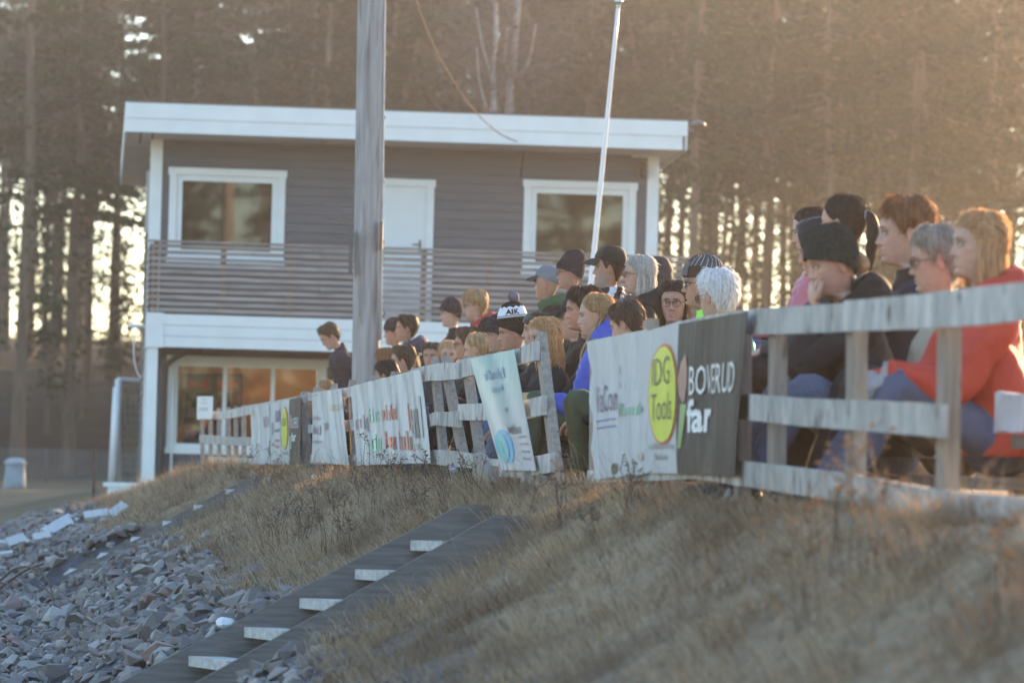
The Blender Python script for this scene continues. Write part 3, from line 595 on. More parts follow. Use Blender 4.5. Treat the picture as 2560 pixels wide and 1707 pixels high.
board('rail', [(770, 982, 1002), (858, 970, 994), (900, 961, 990), (1000, 935, 966), (1058, 915, 952)], fM, 0.010); board('rail', [(770, 1062, 1082), (880, 1048, 1076), (1066, 1031, 1071)], fM, 0.010)
board('rail', [(775, 1145, 1158), (880, 1137, 1163), (1081, 1125, 1160)], fM, 0.010)
for px in (790, 835, 880, 935, 985, 1035): fpost(px + 8, 1172, px, 975 - (px - 790) * 0.2, fM, 0.05, 0.09, 0.055)
fpost(764, 1180, 763, 983, fM, 0.075, 0.10, 0.05)
g0 = FW(620, 1160); fC = fence('farthest fence section with thin pickets before the kiosk window', (g0.x, g0.y, tz(g0.x, g0.y)))
board('rail', [(493, 1030, 1049), (567, 1026, 1047), (570, 1025, 1046), (620, 1013, 1037), (690, 1001, 1022), (756, 988, 1007)], fC, 0.012)
board('rail', [(498, 1086, 1106), (565, 1091, 1113), (630, 1093, 1114), (756, 1085, 1105)], fC, 0.012); board('rail', [(519, 1141, 1156), (627, 1145, 1158), (756, 1150, 1166)], fC, 0.012)
for px in (507, 528, 549, 573, 591, 611, 660, 705): fpost(px, 1180, px - 2, 1030 - (px - 507) * 0.12, fC, 0.04, 0.09, 0.055)

# ------------------------------------------------------------------ banners on the fence
def bsurf(c, amp=0.012, freq=9.0, seed=0, o=-0.016):
    TL, TR, BL, BR = [FW(x, y, o) for x, y in c]; TL, TR, BL, BR = [np.array(p) for p in (TL, TR, BL, BR)]; n = np.array(FN)
    def S(u, v, off=0.0):
        u = np.asarray(u, float); v = np.asarray(v, float); U = u[..., None]; Vv = v[..., None]
        p = (TL * (1 - U) + TR * U) * Vv + (BL * (1 - U) + BR * U) * (1 - Vv)
        w = amp * (np.sin(u * freq + seed) * 0.6 + np.sin(u * freq * 2.3 + seed * 2 + v * 1.5) * 0.4) * (0.25 + 0.75 * np.sin(np.pi * np.clip(v, 0, 1)) ** 0.5 * 1.0)
        return p + n * (w[..., None] + off + amp * 0.9)
    return S
def banner(c, mat, label, amp=0.010, freq=9.0, seed=0, o=-0.016, nu=36, nv=10, name='banner', ragged=None):
    S = bsurf(c, amp, freq, seed, o); u, v = np.meshgrid(np.linspace(0, 1, nu), np.linspace(0, 1, nv)); 
    uu = u.copy()
    if ragged: uu = u + (1 - smst(0, 0.12, u)) * 0.03 * np.sin(v * 17 + 1) * ragged
    P = S(uu, v).reshape(-1, 3); Pb = S(uu, v, -0.002).reshape(-1, 3); N_ = nu * nv
    i = np.arange(N_).reshape(nv, nu); f = np.stack([i[:-1, :-1], i[:-1, 1:], i[1:, 1:], i[1:, :-1]], -1).reshape(-1, 4)
    ob = link(name, mesh(name, np.vstack([P, Pb]), np.vstack([f, f[:, ::-1] + N_]).tolist(), mat, True))
    ctr = P.mean(0); base = Vector((ctr[0], ctr[1], P[:, 2].min()))
    ob.data.transform(Matrix.Translation(-base)); ob.location = base
    tag(ob, label, 'banner', 'sponsor banners on the fence'); ob['S'] = 1; del ob['S']
    return ob, S
def onb(bn, S, V2, Fc, mat, u0, u1, v0, v1, name='lettering', off=0.006, skew=0.0):
    V2 = np.asarray(V2, float); u = u0 + (u1 - u0) * V2[:, 0] + skew * V2[:, 1]; v = v0 + (v1 - v0) * V2[:, 1]
    P = S(u, v, off) - np.array(bn.location); ob = link(name, mesh(name, P, Fc, mat, False), bn); return ob
def words(bn, S, txt, mat, u0, u1, v0, v1, bold=0.0, **k):
    V2, Fc = text_mesh2d(txt, bold); return onb(bn, S, V2, Fc, mat, u0, u1, v0, v1, **k)
def patch(bn, S, mat, u0, u1, v0, v1, name='print_block', off=0.003, nu=10):
    us = np.linspace(0, 1, nu); V2 = [(a, 0) for a in us] + [(a, 1) for a in us]; return onb(bn, S, V2, [(k, k + 1, nu + k + 1, nu + k) for k in range(nu - 1)], mat, u0, u1, v0, v1, name, off)
def scrib(bn, S, mat, u0, u1, v0, v1, n=9, seed=1, fill=0.55, **k):
    """illegible print: a row of upright strokes with a few cross strokes"""
    r = np.random.default_rng(seed + n); V, Fq = [], []
    for q in range(n):
        a = q / n; w = fill / n * r.uniform(0.6, 1.2); lo, hi = r.choice([0, 0, 0.12]), r.choice([0.68, 0.72, 1.0, 0.7]); i = len(V); V += [(a, lo), (a + w, lo), (a + w, hi), (a, hi)]; Fq.append((i, i + 1, i + 2, i + 3))
        if q < n - 1 and r.random() < 0.6:
            h = r.choice([0.0, 0.32, 0.6]); i = len(V); V += [(a + w, h), (a + 1 / n, h), (a + 1 / n, h + 0.10), (a + w, h + 0.10)]; Fq.append((i, i + 1, i + 2, i + 3))
    ob = onb(bn, S, V, Fq, mat, u0, u1, v0, v1, **k); ob['kind'] = 'stuff'; return ob
def disc(bn, S, mat, uc, vc, ru, rv, name, off, n=40):
    a = np.linspace(0, 2 * np.pi, n, endpoint=False); rr = [1.0, 0.66, 0.33]
    V2 = [(uc + ru * k * math.cos(t), vc + rv * k * math.sin(t)) for k in rr for t in a] + [(uc, vc)]; Fc = []
    for r in range(2):
        for i in range(n): Fc.append((r * n + i, r * n + (i + 1) % n, (r + 1) * n + (i + 1) % n, (r + 1) * n + i))
    for i in range(n): Fc.append((2 * n + i, 2 * n + (i + 1) % n, 3 * n))
    return onb(bn, S, V2, Fc, mat, 0, 1, 0, 1, name, off)
def ink(name, c, r=0.35): return pmat('ink_' + name, c, r, 0.12, 6, 0.05, 20)
I_NAVY = ink('navy', (0.07, 0.07, 0.22)); I_BLUE = ink('blue', (0.10, 0.15, 0.45)); I_GRN = ink('green', (0.05, 0.22, 0.16)); I_RED = ink('red', (0.62, 0.07, 0.04)); I_YEL = ink('yellow_green', (0.60, 0.66, 0.03))
I_BLK = ink('black', (0.05, 0.045, 0.04)); I_WHT = ink('white', (0.78, 0.78, 0.78)); I_GREY = ink('grey', (0.22, 0.22, 0.23)); I_PINK = ink('pink', (0.30, 0.12, 0.13)); I_LIME = ink('lime', (0.20, 0.34, 0.12)); I_PURP = ink('purple_grey', (0.26, 0.22, 0.30))
I_TEAL = ink('teal', (0.06, 0.45, 0.50)); I_CYAN = ink('cyan', (0.12, 0.42, 0.68)); I_FBLUE = ink('faded_blue', (0.20, 0.42, 0.58)); I_FGRN = ink('faded_green', (0.22, 0.55, 0.38)); I_TAN = ink('tan', (0.36, 0.33, 0.28)); I_DRED = ink('dark_red', (0.40, 0.06, 0.06))
# black banner "BOVERUD far"
b, S = banner([(1704, 810), (1878, 778), (1701, 1184), (1846, 1190)], M_BANNERB, 'black banner with white lettering BOVERUD at the end of the near rails', 0.012, 8, 1, -0.018)
words(b, S, 'BOVERUD', I_WHT, 0.22, 0.93, 0.515, 0.705, 0.0); words(b, S, 'far', I_WHT, 0.18, 0.55, 0.27, 0.49, 0.03)
onb(b, S, [(0.5, 0), (0.15, 0.2), (0.0, 0.5), (0.3, 0.85), (0.75, 1), (1.0, 0.7), (0.95, 0.4), (0.75, 0.1)], [tuple(range(7, -1, -1))], I_PINK, 0.02, 0.17, 0.46, 0.79, 'feather_print', 0.003); onb(b, S, [(0.1, 0), (0.45, 0.0), (1.0, 1.0), (0.35, 1.0)], [(0, 1, 2, 3)], I_LIME, 0.01, 0.16, 0.17, 0.46, 'feather_print', 0.003)
# IDG Tools
b, S = banner([(1620, 830), (1705, 801), (1620, 1181), (1699, 1184)], M_BANNER, 'white banner with the big yellow IDG Tools oval', 0.006, 4, 2, -0.020)
disc(b, S, I_RED, 0.52, 0.535, 0.445, 0.345, 'oval_border', 0.003); disc(b, S, I_YEL, 0.52, 0.535, 0.405, 0.325, 'oval_print', 0.006)
words(b, S, 'IDG', I_BLK, 0.25, 0.70, 0.60, 0.79, -0.01, off=0.010); words(b, S, 'Tools', I_BLK, 0.22, 0.78, 0.36, 0.545, -0.01, off=0.010)
scrib(b, S, I_GREY, 0.10, 0.85, 0.165, 0.205, 17, 51); scrib(b, S, I_GREY, 0.30, 0.66, 0.09, 0.135, 12, 11)
# ViaCon
b, S = banner([(1473, 853), (1621, 823), (1488, 1199), (1620, 1184)], M_BANNER, 'torn white banner lettered ViaCon beside the gate gap', 0.007, 14, 4, -0.014, 60, ragged=1.0)
words(b, S, 'ViaCon', I_NAVY, 0.10, 0.48, 0.47, 0.66, 0.0); patch(b, S, I_BLUE, 0.08, 0.45, 0.405, 0.418); patch(b, S, I_BLUE, 0.08, 0.45, 0.355, 0.368)
scrib(b, S, I_GRN, 0.53, 0.62, 0.42, 0.55, 4, 38); scrib(b, S, I_FGRN, 0.62, 0.94, 0.42, 0.50, 8, 67); scrib(b, S, I_GRN, 0.555, 0.575, 0.62, 0.68, 3, 73); scrib(b, S, I_GRN, 0.555, 0.575, 0.72, 0.80, 3, 73)
disc(b, S, pmat('torn_hole_shadow', (0.16, 0.13, 0.08)), 0.42, 0.06, 0.05, 0.04, 'torn_patch', 0.003); disc(b, S, I_TAN, 0.9, 0.12, 0.05, 0.03, 'stain', 0.003)
# turquoise banner
def teal_mat():
    m, nt, bs = newmat('banner_vinyl_turquoise'); N = nt.nodes; L = nt.links; tc = N.new('ShaderNodeTexCoord'); sp = N.new('ShaderNodeSeparateXYZ'); L.new(tc.outputs['Object'], sp.inputs[0])
    nz = N.new('ShaderNodeTexNoise'); nz.inputs['Scale'].default_value = 3.0; mp = N.new('ShaderNodeMapping'); mp.inputs['Scale'].default_value = (2, 6, 0.5); L.new(tc.outputs['Object'], mp.inputs[0]); L.new(mp.outputs[0], nz.inputs[0])
    ad = N.new('ShaderNodeMath'); ad.operation = 'MULTIPLY_ADD'; ad.inputs[1].default_value = 0.5; L.new(nz.outputs[0], ad.inputs[0]); L.new(sp.outputs['Z'], ad.inputs[2])
    r = N.new('ShaderNodeValToRGB'); L.new(ad.outputs[0], r.inputs[0]); e = r.color_ramp.elements; e[0].position = 0.45; e[0].color = (0.62, 0.60, 0.62, 1); e[1].position = 0.92; e[1].color = (0.16, 0.50, 0.56, 1)
    x = e.new(0.68); x.color = (0.45, 0.60, 0.60, 1); L.new(r.outputs[0], bs.inputs['Base Color']); bs.inputs['Roughness'].default_value = 0.3; return m
b, S = banner([(1178, 897), (1289, 873), (1256, 1175), (1343, 1176)], teal_mat(), 'turquoise to white banner with a blue-green blot on the crooked fence', 0.006, 5, 3, -0.022)
scrib(b, S, I_FBLUE, 0.22, 0.72, 0.78, 0.87, 9, 80); scrib(b, S, I_FBLUE, 0.30, 0.62, 0.66, 0.73, 7, 43)
disc(b, S, I_CYAN, 0.30, 0.20, 0.215, 0.145, 'blot_print', 0.003); disc(b, S, I_TEAL, 0.22, 0.19, 0.16, 0.125, 'blot_print', 0.006)
scrib(b, S, I_GREY, 0.52, 0.62, 0.49, 0.54, 5, 17); scrib(b, S, I_BLK, 0.48, 0.84, 0.30, 0.38, 16, 53)
for k in range(4): scrib(b, S, I_GREY, 0.74, 0.96, 0.265 - k * 0.06, 0.29 - k * 0.06, 6, k)
# wrinkled white ones
b, S = banner([(781, 984), (858, 971), (781, 1153), (878, 1163)], M_BANNER, 'faded white banner with grey print next to the dark fence post', 0.014, 16, 5, -0.014, 50)
scrib(b, S, I_PURP, 0.02, 0.30, 0.60, 0.68, 6, 6); scrib(b, S, I_PURP, 0.02, 0.32, 0.40, 0.53, 6, 47); patch(b, S, I_PURP, 0.02, 0.32, 0.27, 0.31); scrib(b, S, I_BLK, 0.03, 0.28, 0.955, 0.975, 9, 75); scrib(b, S, I_PURP, 0.40, 0.58, 0.46, 0.60, 5, 46); patch(b, S, I_TAN, 0.62, 0.98, 0.72, 0.80)
b, S = banner([(881, 966), (954, 947), (896, 1164), (965, 1160)], M_BANNER, 'pale grey banner with faint violet and green print', 0.014, 13, 6, -0.014, 50)
scrib(b, S, I_PURP, 0.12, 0.38, 0.44, 0.62, 4, 30); scrib(b, S, I_PURP, 0.46, 0.62, 0.40, 0.64, 3, 78); patch(b, S, I_PURP, 0.12, 0.40, 0.38, 0.39); patch(b, S, I_PURP, 0.12, 0.40, 0.34, 0.35); scrib(b, S, I_FGRN, 0.66, 0.98, 0.50, 0.68, 6, 48); scrib(b, S, I_FGRN, 0.60, 0.98, 0.16, 0.36, 6, 41)
b, S = banner([(953, 947), (1057, 924), (965, 1160), (1082, 1157)], M_BANNER, 'wrinkled white banner with bold red lettering', 0.016, 14, 8, -0.020, 60)
scrib(b, S, I_RED, 0.06, 0.42, 0.50, 0.68, 10, 58); scrib(b, S, I_RED, 0.10, 0.38, 0.16, 0.37, 5, 94); scrib(b, S, I_DRED, 0.42, 0.66, 0.15, 0.36, 7, 45)
for k in range(5): scrib(b, S, I_RED, 0.445, 0.475, 0.70 - k * 0.03, 0.72 - k * 0.03, 3, 65)
scrib(b, S, I_GREY, 0.70, 0.97, 0.27, 0.72, 6, 24); patch(b, S, I_RED, 0.60, 0.63, 0.36, 0.66); patch(b, S, I_TAN, 0.70, 0.83, 0.15, 0.21); patch(b, S, I_RED, 0.66, 0.72, 0.13, 0.145)
# far ones
b, S = banner([(629, 1022), (655, 1014), (634, 1160), (657, 1160)], M_BANNER, 'plain pale banner farthest along the fence', 0.01, 9, 9, -0.012, 20); patch(b, S, I_GREY, 0.5, 0.8, 0.30, 0.36); patch(b, S, I_TAN, 0.05, 0.3, 0.86, 0.97)
b, S = banner([(655, 1014), (675, 1010), (657, 1160), (676, 1160)], M_BANNER, 'narrow pale blue-grey banner with framed print in the far row', 0.008, 7, 10, -0.012, 20); patch(b, S, I_PURP, 0.2, 0.9, 0.62, 0.80); patch(b, S, I_GRN, 0.9, 0.99, 0.1, 0.4)
b, S = banner([(676, 1010), (703, 1003), (677, 1160), (704, 1160)], M_BANNER, 'far white banner with small blue and red marks', 0.008, 7, 11, -0.012, 20); patch(b, S, I_NAVY, 0.6, 0.95, 0.68, 0.86); patch(b, S, I_GREY, 0.2, 0.4, 0.48, 0.68); scrib(b, S, I_NAVY, 0.6, 0.85, 0.52, 0.58, 3, 14); scrib(b, S, I_RED, 0.6, 0.85, 0.36, 0.42, 3, 83); scrib(b, S, I_RED, 0.6, 0.85, 0.26, 0.32, 3, 83); patch(b, S, I_GREY, 0.2, 0.5, 0.3, 0.34)
b, S = banner([(703, 1003), (725, 998), (704, 1160), (726, 1160)], M_BANNER, 'small far banner with a slim yellow-green oval', 0.004, 4, 12, -0.012, 20); disc(b, S, I_RED, 0.5, 0.56, 0.40, 0.335, 'oval_border', 0.003); disc(b, S, I_YEL, 0.5, 0.56, 0.34, 0.32, 'oval_print', 0.006); patch(b, S, I_GREY, 0.2, 0.8, 0.15, 0.19); words(b, S, 'IDG', I_BLK, 0.3, 0.7, 0.6, 0.72, off=0.009)
b, S = banner([(725, 998), (754, 991), (726, 1158), (753, 1160)], M_BANNERB, 'small far black banner against the dark fence post', 0.006, 6, 13, -0.012, 20); words(b, S, 'BOVERUD', I_WHT, 0.25, 0.85, 0.54, 0.70); words(b, S, 'far', I_WHT, 0.25, 0.62, 0.34, 0.48, 0.03); patch(b, S, I_PINK, 0.08, 0.2, 0.55, 0.75); patch(b, S, I_LIME, 0.08, 0.2, 0.22, 0.42)
# paper notice on the far end
b, S = banner([(494, 991), (533, 990), (493, 1047), (531, 1047)], pmat('notice_sheet', (0.74, 0.75, 0.74), 0.5, 0.04), 'white notice sheet at the far end of the fence', 0.004, 3, 14, -0.03, 12, name='notice_sheet'); b['category'] = 'notice'; del b['group']
for k, v in enumerate((0.86, 0.68, 0.46, 0.38)): patch(b, S, I_GREY, 0.3 - 0.05 * k, 0.65 + 0.04 * k, v, v + 0.03)

# ------------------------------------------------------------------ wooden stairs down the bank
def stairs(farT, farB, nearT, nearB, ppf, ppn, nst, label, flat=None):
    A = W(*farT, ppf); B = W(*farB, ppf); C_ = W(*nearT, ppn); D = W(*nearB, ppn)
    B = A + (B - A) * 1.25; D = C_ + (D - C_) * 1.25
    base = (B + D) / 2; e = empty('wooden_stairs', (base.x, base.y, base.z)); tag(e, label, 'stairs', 'wooden stairs on the bank')
    wdir = (A - C_).normalized(); up5 = Vector((0, 0, 0.055 if flat else 0.0))
    def plank(p, q, dn, th, nm, mat, side=wdir):
        dn = Vector((0, 0, -dn)); s = side * th
        V = [p, q, q + dn, p + dn, p + s, q + s, q + s + dn, p + s + dn]
        return attach(MB().add([tuple(v) for v in V], [(0, 1, 2, 3), (7, 6, 5, 4), (4, 5, 1, 0), (5, 6, 2, 1), (6, 7, 3, 2), (7, 4, 0, 3)]).build(nm, mat), e)
    h = 0.25
    plank(C_, D, h, 0.038, 'stringer', M_STRING); plank(A + up5, B + up5, h + 0.05, -0.038, 'stringer', M_STRING)
    if flat:
        plank(C_, C_ + (-FN) * flat + Vector((0, 0, -0.01)), 0.18, 0.038, 'top_board', M_STRING); plank(A + up5, A + up5 + (-FN) * flat + Vector((0, 0, -0.01)), 0.18, -0.038, 'top_board', M_STRING)
    L = (B - A); 
    for k in range(nst):
        t = (k + 0.62) / nst; a = A + (B - A) * t - wdir * 0.04 + Vector((0, 0, -0.035)); c = C_ + (D - C_) * t + wdir * 0.04 + Vector((0, 0, -0.035)); s = FN * 0.05
        V = [a - s * 1.7, c - s * 1.7, c + s * 1.7, a + s * 1.7]; V += [v + Vector((0, 0, -0.048)) for v in V]
        attach(MB().add([tuple(v) for v in V], [(0, 3, 2, 1), (4, 5, 6, 7), (0, 1, 5, 4), (1, 2, 6, 5), (2, 3, 7, 6), (3, 0, 4, 7)]).build('tread', M_TREAD), e)
    return A, B, C_, D
ST1 = stairs((1154, 1288), (380, 1691), (1238, 1286), (486, 1707), 520, 560, 7, 'near wooden stairs with pale treads leading up to the gate gap', 0.30)
ST2 = stairs((632, 1188), (262, 1378), (652, 1192), (252, 1392), 282, 297, 6, 'far narrow wooden stairs half sunk in the stones below the kiosk')

# ------------------------------------------------------------------ stones on the lower bank
def rock_mesh(seed):
    r = np.random.default_rng(seed); n = 12; P = r.normal(0, 1, (n, 3)); P /= np.linalg.norm(P, axis=1)[:, None]; P *= r.uniform(0.75, 1.1, (n, 1)); P *= np.array([r.uniform(0.8, 1.15), r.uniform(0.6, 0.95), r.uniform(0.38, 0.72)])
    import bmesh
    bm = bmesh.new(); [bm.verts.new(p) for p in P]; bmesh.ops.convex_hull(bm, input=bm.verts); 
    for v in [v for v in bm.verts if not v.link_faces]: bm.verts.remove(v)
    V = np.array([v.co[:] for v in bm.verts]); bm.verts.index_update(); Fc = [tuple(v.index for v in f.verts) for f in bm.faces]; bm.free(); return V, Fc
def rock_material():
    m, nt, b = newmat('split_slate_stone'); N = nt.nodes; L = nt.links
    at = N.new('ShaderNodeAttribute'); at.attribute_name = 'Col'; oi = N.new('ShaderNodeObjectInfo'); tc = N.new('ShaderNodeTexCoord')
    nz = N.new('ShaderNodeTexNoise'); nz.inputs['Scale'].default_value = 4; nz.inputs['Detail'].default_value = 6; L.new(tc.outputs['Object'], nz.inputs[0])
    r = N.new('ShaderNodeValToRGB'); e = r.color_ramp.elements; e[0].position = 0; e[0].color = (0.12, 0.103, 0.092, 1); e[1].position = 1; e[1].color = (0.40, 0.355, 0.32, 1)
    for p, c in ((0.3, (0.185, 0.158, 0.142)), (0.55, (0.215, 0.187, 0.172)), (0.75, (0.205, 0.16, 0.138)), (0.80, (0.27, 0.145, 0.11)), (0.84, (0.27, 0.235, 0.215))):
        x = e.new(p); x.color = (*c, 1)
    ad = N.new('ShaderNodeMath'); ad.operation = 'ADD'; L.new(oi.outputs['Random'], ad.inputs[0]); s0 = N.new('ShaderNodeSeparateColor'); L.new(at.outputs['Color'], s0.inputs[0]); L.new(s0.outputs[0], ad.inputs[1]); fr = N.new('ShaderNodeMath'); fr.operation = 'FRACT'; L.new(ad.outputs[0], fr.inputs[0]); L.new(fr.outputs[0], r.inputs[0])
    mr = N.new('ShaderNodeMapRange'); mr.inputs['To Min'].default_value = 0.75; mr.inputs['To Max'].default_value = 1.25; L.new(nz.outputs[0], mr.inputs[0]); mx = N.new('ShaderNodeMix'); mx.data_type = 'RGBA'; mx.blend_type = 'MULTIPLY'; mx.inputs['Factor'].default_value = 1; L.new(r.outputs[0], mx.inputs['A']); L.new(mr.outputs[0], mx.inputs['B']); L.new(mx.outputs['Result'], b.inputs['Base Color'])
    b.inputs['Roughness'].default_value = 0.62; bp = N.new('ShaderNodeBump'); bp.inputs['Strength'].default_value = 0.5; bp.inputs['Distance'].default_value = 0.01; n2 = N.new('ShaderNodeTexNoise'); n2.inputs['Scale'].default_value = 14; L.new(tc.outputs['Object'], n2.inputs[0]); L.new(n2.outputs[0], bp.inputs['Height']); L.new(bp.outputs[0], b.inputs['Normal']); return m
M_ROCK = rock_material()
rocks = [rock_mesh(100 + i) for i in range(14)]
rock_me = [mesh('rock', v, f, M_ROCK, False, np.zeros((len(v), 3))) for v, f in rocks]
rg = np.random.default_rng(5)
def bank_z(o, Y): return terrain(FA + FB * Y + o, Y)
def grass_w(X, Y):
    """share of grass cover (1 grass, 0 stones)"""
    z = terrain(X, Y); o = X - (FA + FB * Y)
    lim = -0.70 - 0.24 * (1 - smst(12.5, 17.5, Y)) - 0.07 * smst(17, 19, Y) * smst(28, 23, Y) + 0.09 * wob(np.stack([X, Y, X * 0], -1), 2.6, 11, 2) + 0.06 * wob(np.stack([X, Y, X * 0], -1), 7, 12, 2)
    return smst(-0.07, 0.07, z - lim)
cand = []
N0 = 32000
Ys = 9.5 + (50 - 9.5) * rg.random(N0) ** 1.0; os_ = -0.9 - 5.2 * rg.random(N0) ** 1.2; Xs = FA + FB * Ys + os_
gw = grass_w(Xs, Ys); vis = (np.abs(Xs / Ys) < 0.20) & (gw < 0.5) | ((gw < 0.97) & (rg.random(N0) < 0.05) & (np.abs(Xs / Ys) < 0.20))
vis &= ~((Ys > 47) | ((Ys > 44) & (os_ < -3.2)))
Xs, Ys = Xs[vis], Ys[vis]
size = 0.026 + 0.064 * rg.random(len(Xs)) ** 2.2; big = rg.random(len(Xs)) < 0.05; size[big] *= 1.6
rZ = terrain(Xs, Ys); app = size / Ys
order = np.argsort(-app + 0.002 * (rg.random(len(app))))
def rrot(n):
    return rg.uniform(-0.45, 0.45, n), rg.uniform(-0.45, 0.45, n), rg.uniform(0, 6.28, n)
ra_, rb_, rc_ = rrot(len(Xs))
# shown largest: single stones; the others one mass
inframe = []
rock_bank = ground
cnt = 0; rest = []
for i in order:
    Y = Ys[i]; px = CX + Xs[i] / Y * F_PX; py = 1152 - rZ[i] / Y * F_PX
    if cnt < 300 and 0 < px < 1300 and py < 1715:
        o_ = link('stone', rock_me[int(i) % 14], ground); o_.location = (Xs[i], Y, rZ[i] + size[i] * 0.25); o_.rotation_euler = (ra_[i], rb_[i] - 0.3, rc_[i]); o_.scale = (size[i],) * 3; cnt += 1
    else: rest.append(i)
Vs, Fs, Cs = [], [], []; nv_ = 0
for i in rest:
    v, f = rocks[int(i) % 14]; R = np.array(Matrix.Rotation(rc_[i], 3, 'Z') @ Matrix.Rotation(rb_[i] - 0.3, 3, 'Y') @ Matrix.Rotation(ra_[i], 3, 'X'))
    Vs.append((v * size[i]) @ R.T + np.array((Xs[i], Ys[i], rZ[i] + size[i] * 0.22))); Fs += [tuple(a + nv_ for a in q) for q in f]; Cs.append(np.full((len(v), 3), rg.random())); nv_ += len(v)
ro = link('small_stones', mesh('small_stones', np.concatenate(Vs), Fs, M_ROCK, False, np.concatenate(Cs)), ground); ro['kind'] = 'stuff'
print('stones', cnt, len(rest))

def on_bank(px, py):                                              # where the sight line meets the bank
    r = ray(px, py)
    for Y in np.linspace(8, 60, 500):
        p = r * (Y / r.y)
        if p.z < tz(p.x, p.y): return p
    return None
# white boards thrown on the stones at the left edge
M_PLANKW = pmat('chipped_white_board', (0.58, 0.57, 0.55), 0.6, 0.06, 5, 0.1, 20, dirt=((0.12, 0.10, 0.09), 8, 0.62, 0.70))
def loose(px, py, ppm, L, w, yaw, tilt, label, roll=0.0, th=0.03):
    p = on_bank(px, py); k_ = p.y * ppm / F_PX; L *= k_ * 0.8; w *= k_ * 0.7; p.z = tz(p.x, p.y) + 0.10; m_ = MB(); m_.box((0, 0, 0), (L, w, th)); o_ = m_.build('loose_board', M_PLANKW); o_.location = (p.x, p.y, p.z); o_.rotation_euler = (roll, tilt, yaw); tag(o_, label, 'board', 'white boards thrown on the stones')
loose(148, 1338, 225, 0.62, 0.22, 1.0, -0.35, 'long white board tilted up on the stones, largest of the pile', 0.4, 0.04)
loose(240, 1312, 222, 0.34, 0.20, 0.2, -0.15, 'square white board flat on the stones below the steel post', 0.55)
loose(295, 1300, 224, 0.30, 0.16, 0.9, -0.5, 'rightmost white board, leaning against dry grass', 0.5)
loose(104, 1368, 230, 0.24, 0.16, 0.3, -0.2, 'small white board left of the long tilted one', 0.6)
loose(70, 1378, 232, 0.24, 0.14, 1.3, 0.25, 'white board with black marks in the middle of the pile', 0.6)
loose(40, 1374, 235, 0.26, 0.16, 0.5, -0.3, 'steeply tilted white board near the left edge', 0.8)
loose(8, 1410, 240, 0.24, 0.08, 0.2, -0.15, 'lowest white board cut by the left picture edge', 0.5)
loose(14, 1384, 238, 0.22, 0.09, 0.4, 0.1, 'white slat above the lowest board at the left edge', 0.5)
loose(190, 1338, 224, 0.16, 0.05, 0.8, 0.3, 'short white stick between the two larger boards', 0.3, 0.02)
# dry bramble arcs at the left edge
q = MB()
for pts in ([(0, 1450), (40, 1420), (85, 1420), (118, 1448), (135, 1500)], [(0, 1470), (55, 1430), (108, 1408)], [(80, 1418), (95, 1450), (130, 1490), (134, 1520)], [(0, 1455), (30, 1462), (52, 1475)]):
    q.tube([tuple(W(x, y, 330 + 4 * k)) for k, (x, y) in enumerate(pts)], 0.008, 6, sub=4)
tag(q.build('bare_bramble', pmat('bramble_bark', (0.10, 0.065, 0.045))), 'bare arching bramble twig over the stones at the left edge', 'twig')
# crumpled litter
for px, py, ppm, s, lb in ((1135, 1172, 440, 0.030, 'crumpled blue and white wrapper below the crooked fence'), (785, 1190, 340, 0.02, 'small scrap of white paper in the bank grass'), (563, 1557, 500, 0.045, 'crumpled white bag on the stones beside the near stairs')):
    p = W(px, py, ppm); m_ = MB(); m_.ell((0, 0, 0), (s, s * 0.8, s * 0.7), None, 10, 7); V = m_.V[0]; V *= (1 + 0.35 * wob(V, 90, 4)[:, None]); o_ = m_.build('litter', pmat('litter_' + str(px), (0.55, 0.55, 0.75) if px == 1135 else (0.75, 0.75, 0.78), 0.4)); o_.location = p; tag(o_, lb, 'litter')

